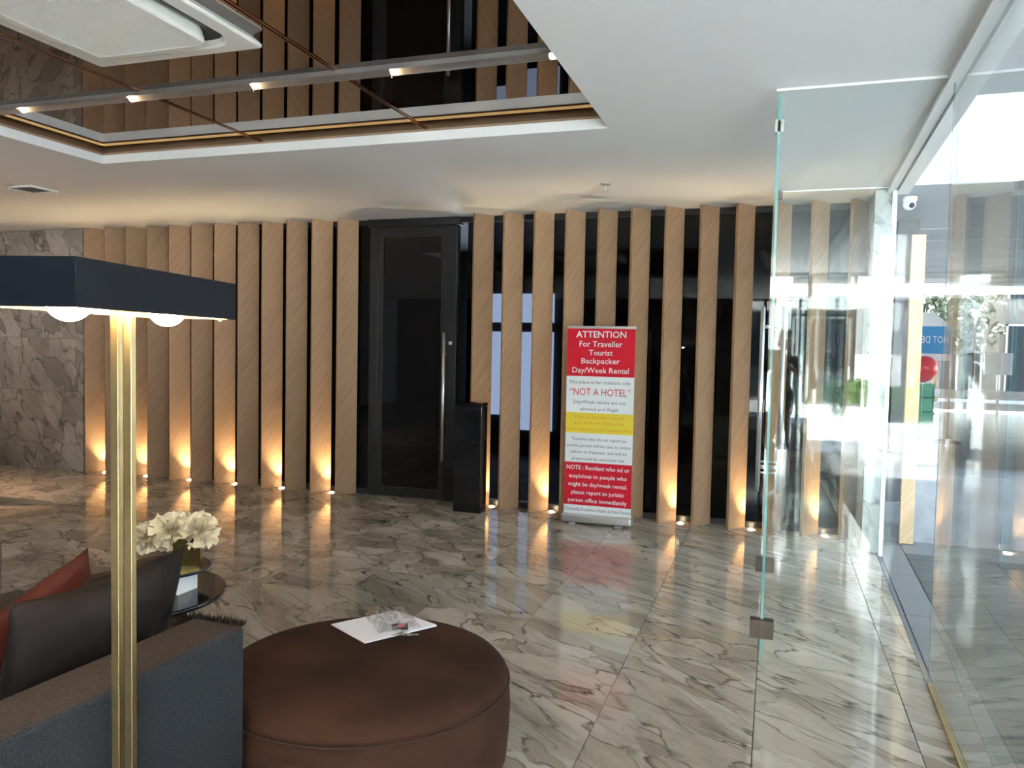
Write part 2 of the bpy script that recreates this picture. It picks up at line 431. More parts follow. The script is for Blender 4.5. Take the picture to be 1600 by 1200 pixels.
ceil = struct(bm_obj('ceiling', bm, M['ceil']))
bm = bmesh.new()
add_box(bm, HX0, RX0, HY0, HY1, H, ZL); add_box(bm, RX1, HX1, HY0, HY1, H, ZL)
add_box(bm, RX0, RX1, RY1, HY1, H, ZL); add_box(bm, RX0, RX1, HY0, RY0, H, ZL)
tag(bm_obj('recess_lip', bm, M['ceil'], ceil), 'bright white upstand around the mirrored ceiling recess')
bm = bmesh.new(); t = 0.012
add_box(bm, HX0, HX0 + t, HY0, HY1, ZL, ZM); add_box(bm, HX1 - t, HX1, HY0, HY1, ZL, ZM)
add_box(bm, HX0, HX1, HY1 - t, HY1, ZL, ZM); add_box(bm, HX0, HX1, HY0, HY0 + t, ZL, ZM)
tag(bm_obj('cove_lining', bm, M['cove'], ceil), 'brown lining behind the lit ceiling cove')
bm = bmesh.new()
add_box(bm, HX0, HX1, HY0, HY1, ZL, ZL + 0.002)
bmesh.ops.delete(bm, geom=[f for f in bm.faces], context='FACES')
for (xa, xb, ya, yb) in ((HX0, RX0 - 0.004, HY0, HY1), (RX1 + 0.004, HX1, HY0, HY1), (RX0, RX1, RY1 + 0.004, HY1), (RX0, RX1, HY0, RY0 - 0.004)):
    add_box(bm, xa, xb, ya, yb, ZL, ZL + 0.002)
tag(bm_obj('cove_ledge', bm, M['cove'], ceil))
# LED strip: small warm diodes lying on the ledge
bm = bmesh.new()
add_box(bm, RX0 - 0.06, RX1 + 0.06, RY1 + 0.035, RY1 + 0.075, ZL + 0.002, ZL + 0.006)
add_box(bm, RX0 - 0.075, RX0 - 0.035, RY1 - 0.9, RY1 + 0.05, ZL + 0.002, ZL + 0.006)
tag(bm_obj('led_strip', bm, M['led'], ceil), 'warm LED strip glowing in the ceiling cove')
# mirror panels, 1.2 m wide, with copper trims in the joints
jx = [HX0, -3.285, -2.085, HX1]
for k in range(3):
    for (ya, yb) in ((HY0, 2.0), (2.003, HY1)):
        box('mirror_panel', jx[k] + 0.004, jx[k + 1] - 0.004, ya, yb, ZM, ZM + 0.008, M['mirror'], ceil)
box('mirror_backing', HX0, HX1, HY0, HY1, ZM + 0.009, 3.0, M['blackframe'], ceil)
for x in jx[1:3]:
    for d in (-0.013, 0.006):
        box('copper_trim', x + d, x + d + 0.007, HY0, HY1, ZM - 0.004, ZM + 0.006, M['copper'], ceil)
# grey metal light slot running across the mirror, with small added spots laying warm smears on it
slot = empty('light_slot', (0, 0, 0)); slot.parent = ceil
slot['label'] = 'brushed grey metal light slot crossing the mirrored ceiling'
sy0, sy1, sz = 3.415, 3.50, ZM - 0.022
bm = bmesh.new()
nseg = 10
prof = [(sy0 + (sy1 - sy0) * k / nseg, sz + 0.010 * math.sin(PI * k / nseg)) for k in range(nseg + 1)]
for (xa, xb) in ((HX0, HX1),):
    va = [bm.verts.new((xa, p[0], p[1])) for p in prof]; vb = [bm.verts.new((xb, p[0], p[1])) for p in prof]
    for k in range(nseg): bm.faces.new((va[k], vb[k], vb[k + 1], va[k + 1]))
add_box(bm, HX0, HX1, sy0 - 0.003, sy0, sz - 0.002, ZM); add_box(bm, HX0, HX1, sy1, sy1 + 0.003, sz - 0.002, ZM)
bm_obj('slot_channel', bm, M['steelstrip'], slot)
for k in range(5):
    x = -4.22 + k * 0.80
    sl_ = cyl('slot_nub', (x, sy1 + 0.003, sz - 0.001), (x, sy1 + 0.003, sz - 0.010), 0.004, M['steelstrip'], slot, n=10)
    ld = bpy.data.lights.new('slot_glow', 'SPOT'); ld.energy = 0.9; ld.color = (1.0, 0.72, 0.40); ld.shadow_soft_size = 0.004  # added spot grazing the strip to imitate a reflected glow
    ld.spot_size = math.radians(100); ld.spot_blend = 1.0
    lo = bpy.data.objects.new('slot_glow', ld); COL.objects.link(lo); lo.parent = sl_; lo.location = (x, sy1 - 0.004, sz - 0.013)
    lo.rotation_euler = Vector((0.9, -0.35, 0.42)).to_track_quat('-Z', 'Y').to_euler()

# ------------------------------------------------------------------ back wall: black glass, door frame, oak fins, marble
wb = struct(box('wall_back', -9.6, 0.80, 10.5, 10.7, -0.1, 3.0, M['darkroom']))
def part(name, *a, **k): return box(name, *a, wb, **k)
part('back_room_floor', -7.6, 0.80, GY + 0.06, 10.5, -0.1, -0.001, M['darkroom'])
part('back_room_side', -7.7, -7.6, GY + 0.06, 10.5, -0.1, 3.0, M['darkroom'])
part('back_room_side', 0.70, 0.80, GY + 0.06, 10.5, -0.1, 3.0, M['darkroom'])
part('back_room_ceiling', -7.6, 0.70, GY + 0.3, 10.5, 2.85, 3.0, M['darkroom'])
part('base_rail', -7.36, 0.62, GY - 0.01, GY + 0.05, 0.0, 0.05, M['blackframe'])
part('head_rail', -7.36, 0.62, GY - 0.012, GY + 0.05, H - 0.05, H, M['blackframe'])
for (xa, xb) in ((-7.36, -6.46), (-6.46, -5.58), (-5.58, -4.70), (-4.70, -3.835), (-2.81, -2.02), (-2.02, -1.43), (-1.43, -0.56), (-0.56, 0.03), (0.03, 0.62)):
    part('glass_panel', xa + 0.002, xb - 0.002, GY, GY + 0.012, 0.05, H - 0.05, M['blackglass'])
    part('mullion', xb - 0.006, xb + 0.006, GY + 0.014, GY + 0.05, 0.05, H - 0.05, M['blackframe'])
# window of the dark room behind, seen dimly through the black glass
wr = struct(empty('window_1', (-3.0, 10.44, 1.0)))
for (xa, xb, za, zb) in ((-3.95, -3.42, 0.55, 1.72), (-3.36, -2.9, 0.35, 1.72), (-3.95, -3.42, 1.85, 2.25), (-3.36, -2.9, 1.85, 2.25)):
    box('pane', xa + 3.0, xb + 3.0, 0, 0.02, za - 1.0, zb - 1.0, M['winlit'], wr)
FA, FB = 0.129, 0.170
FL = math.hypot(FA, FB); FANG = math.atan2(FB, FA)
bm = bmesh.new(); add_box(bm, 0, FL, 0, 0.028, 0.0, H - 0.002, 0.0015, 1)
fin_me = bpy.data.meshes.new('wood_fin'); bm.to_mesh(fin_me); bm.free(); fin_me.materials.append(M['wood'])
fins = [-7.305 + k * 0.2918 for k in range(12)] + [-2.665 + k * 0.292 for k in range(12)]
for x in fins: link('wood_fin', fin_me, None, wb, (x, FY, 0.001), FANG)
# door in the black glass
d1 = struct(empty('door_1', (-3.36, GY - 0.03, 0)))
def dp(name, xa, xb, ya, yb, za, zb, m, **k): return box(name, xa + 3.36, xb + 3.36, ya - GY + 0.03, yb - GY + 0.03, za, zb, m, d1, **k)
dp('door_frame', -3.835, -3.745, GY - 0.035, GY + 0.05, 0, 2.665, M['blackframe'], bev=0.003)
dp('door_frame', -3.015, -2.905, GY - 0.035, GY + 0.05, 0, 2.665, M['blackframe'], bev=0.003)
dp('door_header', -3.86, -2.88, GY - 0.06, GY + 0.05, 2.655, 2.728, M['blackframe'], bev=0.003)
dp('door_leaf', -3.742, -3.018, GY - 0.02, GY + 0.02, 0.012, 2.65, M['doorglass'])
for (xa, xb, za, zb) in ((-3.742, -3.69, 0.012, 2.65), (-3.07, -3.018, 0.012, 2.65), (-3.69, -3.07, 0.012, 0.10), (-3.69, -3.07, 2.56, 2.65)):
    dp('leaf_rail', xa, xb, GY - 0.028, GY - 0.02, za, zb, M['blackframe'])
hd = empty('door_handle', (0, 0, 0)); hd.parent = d1
bm = bmesh.new(); add_cyl(bm, (0.355, -0.055, 0.39), (0.355, -0.055, 1.63), 0.018, n=14)
for z in (0.6, 1.42): add_cyl(bm, (0.355, -0.055, z), (0.355, 0.01, z), 0.008, n=10)
bm_obj('pull_bar', bm, M['steel'], hd, smooth=True)
box('lock_plate', 0.385, 0.425, -0.012, -0.002, 1.50, 1.62, M['blackframe'], d1)
box('lock_button', 0.390, 0.420, -0.022, -0.010, 1.515, 1.545, M['white'], d1)
# marble wall left of the fins: slabs
mw = struct(box('wall_marble', -9.6, -7.375, 6.87, 7.2, 0, H - 0.001, M['grout']))
rows = [(0.0, 0.305), (0.305, 0.905), (0.905, 1.505), (1.505, 2.105), (2.105, H)]
for r, (za, zb) in enumerate(rows):
    x = -7.37
    w = 1.2 if r % 2 == 0 else 0.6
    while x > -9.5:
        xa = max(x - w, -9.6)
        box('slab', xa + 0.0015, x - 0.0015, 6.84, 6.868, za + 0.0015, zb - 0.002, M['marble_wall'], mw, bev=0.001, seg=1)
        x = xa; w = 1.2
wl = struct(box('wall_left', -9.8, -9.6, -5.2, 7.3, -0.1, 3.0, M['ceil']))

# ------------------------------------------------------------------ right side: marble pilaster, glass front, header
pl = struct(box('trim_1', 0.665, 0.785, 6.46, 7.3, 0, H, M['marble_white'], bev=0.002, seg=1))
def along(name, y0, y1, d0, d1_, z0, z1, m, parent=None, bev=0.0):
    """box that follows the slightly turned glass front: from y0 to y1, offset d0..d1 across it"""
    bm = bmesh.new()
    a = [(fx(y0) + d0, y0), (fx(y0) + d1_, y0), (fx(y1) + d1_, y1), (fx(y1) + d0, y1)]
    v0 = [bm.verts.new((*p, z0)) for p in a]; v1 = [bm.verts.new((*p, z1)) for p in a]
    bm.faces.new(v0[::-1]); bm.faces.new(v1)
    for k in range(4): bm.faces.new((v0[k], v0[(k + 1) % 4], v1[(k + 1) % 4], v1[k]))
    return bm_obj(name, bm, m, parent)
fr = struct(along('trim_2', -5.0, 6.46, -0.03, 0.022, H - 0.03, H + 0.22, M['white']))
tag(along('header_outer', -5.0, 6.46, 0.03, 0.115, H - 0.045, H + 0.22, M['white'], fr))
tag(along('header_groove', -5.0, 6.46, 0.020, 0.032, H - 0.015, H + 0.22, M['soffitj'], fr))
w2 = struct(empty('window_2', (0, 0, 0)))
ys = [3.93, 2.2, 0.7, -0.8, -2.3, -3.7, -5.0]
for k in range(len(ys) - 1):
    g = along('glass_pane', ys[k + 1] + 0.002, ys[k] - 0.002, 0.0, 0.012, 0.0, H, M['glass'], w2)
tag(along('floor_channel', -5.0, 3.93, -0.004, 0.018, 0.0, 0.014, M['brass'], w2), 'brass floor channel under the glass front')
tag(along('edge_shade_strip', 3.93, 6.46, -0.004, 0.02, -0.02, 0.004, M['soffitj'], w2), 'dark strip standing in for the shade along the floor edge')  # dark strip in place of the shade at the open floor edge
tag(along('jamb', 6.36, 6.40, 0.0, 0.03, 0.0, H, M['white'], w2), 'white jamb post at the end of the glass lobby')
# glass draught lobby: two panels across, and a pair of leaves seen edge-on
def pane(name, x0, x1, y0, y1, z0, z1, parent, thin):
    o = box(name, x0, x1, y0, y1, z0, z1, M['glass'], parent)
    o.data.materials.append(M['teal'])
    for p in o.data.polygons:
        n = p.normal
        if (thin == 'y' and abs(n.y) < 0.5) or (thin == 'x' and abs(n.x) < 0.5):
            if abs(n.z) < 0.5: p.material_index = 1
    return o
w3 = struct(empty('window_3', (0, 0, 0)))
pane('glass_pane', -0.036, fx(3.93) - 0.002, 3.925, 3.939, 0.0, H, w3, 'y')
w4 = struct(empty('window_4', (0, 0, 0)))
pane('glass_pane', -0.006, fx(6.38) - 0.002, 6.375, 6.387, 0.0, H, w4, 'y')
box('top_channel', -0.036, fx(3.93) - 0.03, 3.919, 3.925, H - 0.012, H - 0.001, M['white'], w3)
box('top_channel', -0.006, fx(6.38) - 0.03, 6.369, 6.375, H - 0.012, H - 0.001, M['white'], w4)
d2 = struct(empty('door_2', (-0.02, 3.96, 0)))
for (ya, yb, hy, nm) in ((0.0, 1.20, 1.10, 'door_leaf'), (1.21, 2.405, 1.31, 'door_leaf')):
    lf = pane(nm, -0.006, 0.006, ya, yb, 0.012, H - 0.012, d2, 'x')
    for sgn in (-1, 1):
        bm = bmesh.new()
        add_cyl(bm, (sgn * 0.062, hy, 0.64), (sgn * 0.062, hy, 1.78), 0.013, n=14)
        for z in (0.76, 0.80, 1.66): add_cyl(bm, (0, hy, z), (sgn * 0.062, hy, z), 0.007, n=8)
        bm_obj('pull_bar', bm, M['steel'], lf, smooth=True)
    yq = ya if ya == 0 else yb - 0.14
    for (za, zb) in ((0.115, 0.205),):
        box('hinge_patch', -0.055, 0.055, (ya if ya == 0 else ya) - 0.02, (ya if ya == 0 else ya) + 0.03, za, zb, M['dsteel'], lf, bev=0.002)
box('hinge_patch', -0.02, 0.022, 0.0, 0.04, 2.54, 2.60, M['steel'], d2, bev=0.002)
box('pivot_clip', -0.012, 0.03, 2.37, 2.41, 2.66, 2.72, M['dsteel'], d2)

# ------------------------------------------------------------------ wall behind the camera: solid on the left, glazed bays on the right
wr2 = struct(box('wall_rear', -9.6, -1.0, -5.2, -5.0, -0.1, 3.0, M['darkpanel']))
w5 = struct(empty('window_5', (0, -5.1, 0)))
bx = [-1.0, -0.26, 0.47]
for k in range(2):
    box('glass_pane', bx[k] + 0.03, bx[k + 1] - 0.03, -0.006, 0.006, 0.05, 2.68, M['glass'], w5)
for x in bx: box('mullion', x - 0.03, x + 0.03, -0.05, 0.05, 0.0, 2.73, M['blackframe'], w5)
box('transom', -1.0, 0.47, -0.04, 0.04, 2.28, 2.33, M['blackframe'], w5)
box('head', -1.0, 0.50, -0.05, 0.05, 2.68, 3.0, M['white'], w5)

# ------------------------------------------------------------------ outside
upper = struct(box('wall_upper_occluder', -14, 22, 6.47, 26.0, 3.3, 18.5, M['concrete']))  # upper storeys added as an occluder, shading paving and street
gr = struct(box('pavement', -70, 80, -90, 120, -0.30, -0.035, M['asphalt']))
# light granite strip then rows of dark slate in front of the glass
y = -4.9
while y < 6.9:
    along('granite_slab', y + 0.002, min(y + 0.9, 6.98) - 0.002, 0.03, 0.20, -0.034, -0.004, M['granite'], gr)
    y += 0.9
for i in range(7):
    for j in range(18):
        ya = 1.6 + j * 0.3; xo = 0.205 + i * 0.3
        along('slate_tile', ya + 0.003, ya + 0.297, xo + 0.003, xo + 0.297, -0.034, -0.006, M['slate'], gr)
along('granite_slab', 6.55, 6.98, 0.205, 2.4, -0.033, -0.002, M['granite'], gr)
# soffit over the outside passage, with shadow joints further back
sf = struct(box('ceiling_outside', 0.80, 22, 6.47, 8.7, H + 0.02, 3.3, M['soffit']))
y = 8.7
for k in range(8):
    box('soffit_panel', 0.80, 22, y + 0.06, y + 0.85, H + 0.02, H + 0.10, M['soffit'], sf)
    y += 0.91
box('soffit_back', 0.80, 22, 8.7, 16.0, H + 0.10, H + 0.30, M['soffitj'], sf)
sc_ = struct(box('ceiling_canopy', 0.86, 6.0, -1.4, 4.45, H + 0.08, H + 0.30, M['soffit']))
y = -1.38
while y < 4.0:
    box('soffit_panel', 0.86, 6.0, y + 0.008, y + 1.16 - 0.008, H + 0.045, H + 0.079, M['soffit'], sc_)
    y += 1.16
struct(box('wall_party', -14, -9.8, 6.47, 16, -0.1, 3.3, M['concrete']))
struct(box('wall_backroom', -9.8, 0.80, 10.7, 16, -0.1, 3.3, M['concrete']))
struct(box('roof', -14, 0.9, -5.4, 6.46, 3.02, 3.3, M['concrete']))
# stone plinth and oak post just outside
pln = struct(box('wall_plinth', 1.10, 2.9, 7.0, 7.5, -0.04, 0.55, M['plinth'], bev=0.004))
refl = struct(box('reflection_slab', 0.95, 4.2, -10.6, -4.3, -0.034, 0.06, M['railwhite'], bev=0.01))  # white slab added behind the view for a bright patch in the glass
post = empty('oak_post', (1.03, 6.88, 0)); tag(post, 'freestanding pale oak post with a flat top outside the glass front', 'post')
box('shaft', -0.05, 0.05, -0.03, 0.03, 0.0, 2.44, M['wood_out'], post, bev=0.003)
box('foot_plate', -0.06, 0.06, -0.04, 0.04, -0.004, 0.008, M['dsteel'], post)
dpost = empty('dark_pillar', (1.14, 8.2, 0)); tag(dpost, 'dark grey pillar standing behind the oak post under the soffit', 'pillar')
box('shaft', -0.10, 0.08, -0.1, 0.1, -0.034, H + 0.02, M['soffitj'], dpost, bev=0.004)
box('pillar_base', -0.12, 0.10, -0.12, 0.12, -0.034, 0.12, M['plinth'], dpost, bev=0.004)

# dome camera under the soffit
dc = empty('dome_camera', (0.965, 6.95, H + 0.02)); tag(dc, 'small white dome security camera under the grey outdoor soffit', 'camera')
lathe('mount', [(0.055, 0.0), (0.055, -0.025), (0.045, -0.04)], M['white'], dc, n=24)
bm = bmesh.new(); bmesh.ops.create_uvsphere(bm, u_segments=20, v_segments=12, radius=0.048)
for v in bm.verts: v.co.z -= 0.055
bm_obj('dome', bm, M['white'], dc, smooth=True)
bm = bmesh.new(); bmesh.ops.create_uvsphere(bm, u_segments=14, v_segments=10, radius=0.022)
for v in bm.verts: v.co += Vector((0.012, -0.036, -0.07))
bm_obj('lens', bm, M['keyblack'], dc, smooth=True)
# white traffic barrier in the sunlit street
def barrier(x0, x1, y, label):
    b = empty('white_barrier', (x0, y, -0.035)); tag(b, label, 'barrier')
    for z in (0.42, 0.68): box('rail', 0, x1 - x0, -0.03, 0.03, z, z + 0.15, M['railwhite'], b, bev=0.004)
    x = 0.15
    while x < x1 - x0:
        box('post', x - 0.04, x + 0.04, 0.03, 0.11, 0, 0.86, M['railwhite'], b); x += 1.4
barrier(3.75, 6.4, 18.6, 'white two-rail barrier across the sunlit street, right-hand length')
barrier(1.2, 3.6, 18.6, 'white two-rail barrier in the street behind the oak post')
# feather flag, seen from its back so that its lettering is mirrored
def text_mesh(name, body, height, width, m, parent, loc, rot=(PI / 2, 0, 0), align='CENTER', bold=0.0, mirror=False):
    cu = bpy.data.curves.new(name, 'FONT'); cu.body = body; cu.align_x = align; cu.size = 1.0
    cu.resolution_u = 2; cu.extrude = 0.0; cu.offset = bold
    tmp = bpy.data.objects.new('tmp_text', cu); COL.objects.link(tmp)
    bpy.context.view_layer.update()
    dg = bpy.context.evaluated_depsgraph_get()
    me = bpy.data.meshes.new_from_object(tmp.evaluated_get(dg))
    bpy.data.objects.remove(tmp); bpy.data.curves.remove(cu)
    xs = [v.co.x for v in me.vertices]; 
    w = max(xs) - min(xs); c = (max(xs) + min(xs)) / 2
    sx_ = width / w; sy_ = height / 0.73
    for v in me.vertices:
        v.co.x = (v.co.x - c) * sx_ * (-1 if mirror else 1); v.co.y *= sy_
    me.materials.clear(); me.materials.append(m)
    o = link(name, me, None, parent, loc); o.rotation_euler = rot
    return o
ff = empty('feather_flag', (2.62, 15.6, -0.035)); tag(ff, 'blue and white feather flag by the street, seen from behind with mirrored lettering', 'flag')
n = 14
def flag_outline(z): 
    t = (z - 1.45) / 0.85
    return -0.36, 0.30 - 0.30 * max(0, (t - 0.55) / 0.45) ** 2
vs, fs = [], []
for k in range(n + 1):
    z = 1.45 + 0.85 * k / n
    a, b_ = flag_outline(z)
    for s in range(7):
        x = a + (b_ - a) * s / 6
        vs.append((x, 0.02 * math.sin(6 * x + 3 * z), z))
for k in range(n):
    for s in range(6): fs.append((k * 7 + s, k * 7 + s + 1, (k + 1) * 7 + s + 1, (k + 1) * 7 + s))
me = bpy.data.meshes.new('flag_sheet'); me.from_pydata(vs, [], fs)
me.materials.append(M['flagblue']); me.materials.append(M['flagwhite'])
for p in me.polygons:
    zc = p.center.z
    p.material_index = 1 if (zc > 2.05 or zc < 1.56) else 0
link('flag_sheet', me, None, ff)
cyl('pole', (0.31, 0.02, 0), (0.31, 0.02, 2.35), 0.014, M['steel'], ff, n=8)
lathe('pole_base', [(0.22, 0), (0.22, 0.04), (0.05, 0.07)], M['blackframe'], ff, n=20).location = (0.31, 0.02, 0)
text_mesh('lettering', 'HOT DEAL', 0.13, 0.56, M['flagwhite'], ff, (-0.03, -0.035, 1.76), mirror=True)
# red balloon and green crates by the flag
rb = empty('red_balloon', (2.44, 15.2, 1.27)); tag(rb, 'round red balloon tied in front of the blue feather flag', 'balloon')
lathe('balloon_body', [(0.02, -0.24), (0.12, -0.19), (0.20, -0.08), (0.225, 0.02), (0.20, 0.13), (0.12, 0.20), (0.03, 0.225)], M['balred'], rb, n=24)
cyl('string', (0, 0, -0.24), (0, 0, -0.80), 0.004, M['white'], rb, n=6)
def crate(x, y, z, label):
    c = empty('green_crate', (x, y, z)); tag(c, label, 'crate')
    bm = bmesh.new()
    for (a, b, c0, d) in ((-0.2, 0.2, -0.14, -0.125), (-0.2, 0.2, 0.125, 0.14), (-0.2, -0.185, -0.14, 0.14), (0.185, 0.2, -0.14, 0.14)):
        add_box(bm, a, b, c0, d, 0, 0.24)
    add_box(bm, -0.2, 0.2, -0.14, 0.14, 0, 0.015)
    bm_obj('crate_body', bm, M['crate'], c)
    bm = bmesh.new()
    for (a, b, c0, d) in ((-0.215, 0.215, -0.155, -0.125), (-0.215, 0.215, 0.125, 0.155), (-0.215, -0.185, -0.125, 0.125), (0.185, 0.215, -0.125, 0.125)):
        add_box(bm, a, b, c0, d, 0.22, 0.255)
    bm_obj('crate_rim', bm, M['crate'], c)
for k, lb in enumerate(('lowest green plastic crate of the stack below the red balloon', 'second green plastic crate up in the stack below the balloon', 'third green plastic crate up in the stack below the balloon', 'topmost green plastic crate under the red balloon')):
    crate(2.52, 15.9, -0.035 + k * 0.256, lb)
# white notice board on a post and a street lamp
nb = empty('notice_board', (4.46, 18.9, -0.035)); tag(nb, 'blank white notice board on a post beyond the white barrier', 'sign')
box('board', -0.28, 0.24, -0.02, 0.02, 1.16, 1.62, M['flagwhite'], nb, bev=0.004)
cyl('post', (0.0, 0.04, 0), (0.0, 0.04, 2.0), 0.03, M['steel'], nb, n=10)
box('back_bar', -0.22, 0.2, 0.02, 0.035, 1.36, 1.40, M['steel'], nb)
sl = empty('street_lamp', (4.25, 20.2, -0.035)); tag(sl, 'lit white street lamp among the trees across the street', 'street lamp')
cyl('pole', (0, 0, 0), (0, 0, 2.5), 0.035, M['dsteel'], sl, n=10)
bm = bmesh.new(); bmesh.ops.create_uvsphere(bm, u_segments=14, v_segments=10, radius=0.07)
for v in bm.verts: v.co.z += 2.5
bm_obj('lamp_globe', bm, mat('cold_lamp', (1, 1, 1), 0.4, emit=(0.75, 0.88, 1.0), estr=60), sl, smooth=True)

def leaf_cloud(bm, c, r, n, size, rng):
    for _ in range(n):
        d = Vector((rng.gauss(0, 1), rng.gauss(0, 1), rng.gauss(0, 1))).normalized() * (rng.random() ** 0.4)
        p = Vector(c) + Vector((d.x * r[0], d.y * r[1], d.z * r[2]))
        u = Vector((rng.gauss(0, 1), rng.gauss(0, 1), rng.gauss(0, 1))).normalized()
        v = u.orthogonal().normalized()
        s = size * (0.6 + rng.random() * 0.8)
        q = [p - u * s, p + v * s * 0.5, p + u * s, p - v * s * 0.5]
        bm.faces.new([bm.verts.new(x) for x in q])
def tree(x, y, h, r, label, m):
    t = empty('tree', (x, y, -0.035)); tag(t, label, 'tree')
    bm = bmesh.new(); add_cyl(bm, (0, 0, 0), (0.05, 0, h * 0.5), 0.12, 0.08, 10)
    for a in range(5):
        add_cyl(bm, (0.05, 0, h * 0.42), (0.05 + math.cos(a * 1.3) * r * 0.6, math.sin(a * 1.3) * r * 0.6, h * 0.75), 0.05, 0.02, 8)
    bm_obj('trunk', bm, M['bark'], t)
    bm = bmesh.new(); rng = random.Random(int(x * 31 + y))
    for k in range(9):
        a = k * 2.4
        leaf_cloud(bm, (math.cos(a) * r * 0.5, math.sin(a) * r * 0.5, h * (0.5 + 0.045 * k)), (r * 0.6, r * 0.6, r * 0.45), 330, 0.13, rng)
    o = bm_obj('foliage', bm, m, t); o['kind'] = 'stuff'
def hedge(x0, x1, y0, y1, h, label):
    hd_ = empty('hedge', ((x0 + x1) / 2, (y0 + y1) / 2, -0.035)); tag(hd_, label, 'hedge')
    bm = bmesh.new(); rng = random.Random(int(x0 * 7 + 99))
    hx, hy = (x1 - x0) / 2, (y1 - y0) / 2
    for _ in range(2600):
        p = Vector((rng.uniform(-hx, hx), rng.uniform(-hy, hy), 0.12 + (h - 0.12) * rng.random()))
        leaf_cloud(bm, p, (0.05, 0.05, 0.05), 1, 0.06, rng)
    o = bm_obj('foliage', bm, M['leaf'], hd_); o['kind'] = 'stuff'
    box('planter', -hx, hx, -hy, hy, 0, 0.16, M['granite'], hd_)
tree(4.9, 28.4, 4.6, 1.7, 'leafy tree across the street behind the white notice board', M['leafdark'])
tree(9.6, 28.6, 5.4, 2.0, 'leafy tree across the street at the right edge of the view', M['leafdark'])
tree(0.6, 28.5, 4.2, 1.4, 'leafy tree across the street behind the oak post', M['leaf'])
hedge(0.9, 3.0, -11.6, -11.0, 0.80, 'clipped green hedge in a granite planter behind the viewer, seen as a reflection')
def building(name, x0, x1, y0, y1, h, label, face):
    b = empty(name, ((x0 + x1) / 2, (y0 + y1) / 2, -0.035)); tag(b, label, 'building')
    hx, hy = (x1 - x0) / 2, (y1 - y0) / 2
    box('walls', -hx, hx, -hy, hy, 0, h, M['facade'], b)
    box('parapet', -hx - 0.1, hx + 0.1, -hy - 0.1, hy + 0.1, h, h + 0.4, M['concrete'], b)
    x = -hx + 1.0
    while x + 1.6 < hx:
        for z in (0.3, 3.6):
            if z + 2.4 < h:
                f = box('window', x, x + 1.6, face * hy - 0.04, face * hy + 0.04, z, z + 2.4, M['farglass'], b)
                bm = bmesh.new()
                for (a, c, d, e) in ((x, x + 0.06, z, z + 2.4), (x + 1.54, x + 1.6, z, z + 2.4), (x + 0.77, x + 0.83, z, z + 2.4), (x, x + 1.6, z + 2.34, z + 2.4)):
                    add_box(bm, a, c, face * hy - 0.06, face * hy + 0.06, d, e)
                bm_obj('window_frame', bm, M['concrete'], f)
        x += 2.3
building('sky_blocker', 14, 20, -16, 13, 9.0, 'long grey building added unseen at the right to block sky light', 1)  # unseen building added to keep low sky light off the glass front
building('shop_building', -14, 22, 32, 40, 7.0, 'dark shop building across the street beyond the trees', -1)
ob = empty('office_building', (1.0, -12.6, -0.035)); tag(ob, 'grey office front with white pilasters behind the viewer, seen as a reflection', 'building')
box('walls', -8, 8, -6, 0, 0, 7.0, M['facade'], ob)
box('parapet', -8.1, 8.1, -6.1, 0.1, 7.0, 7.4, M['concrete'], ob)
for k, x in enumerate((-7.5, -5.0, -2.9, -0.95, 1.5, 3.9, 6.4)): box('pilaster', x - 0.28, x + 0.28, 0.0, 0.25, 0, 6.6, M['flagwhite'], ob)
for (xa, xb) in ((-4.6, -3.3), (-2.5, -1.35), (-0.55, 0.25), (0.45, 1.1), (2.0, 3.5), (4.4, 6.0)):
    for z in (0.15, 3.4):
        f = box('window', xa, xb, -0.02, 0.03, z, z + 2.5, M['farglass'], ob)
        bm = bmesh.new()
        for (a, c, d, e) in ((xa, xa + 0.07, z, z + 2.5), (xb - 0.07, xb, z, z + 2.5), (xa, xb, z + 2.43, z + 2.5)): add_box(bm, a, c, 0.03, 0.07, d, e)
        bm_obj('window_frame', bm, M['concrete'], f)
box('canopy_slab', -8, 8, 0.0, 0.9, 2.85, 3.15, M['concrete'], ob)

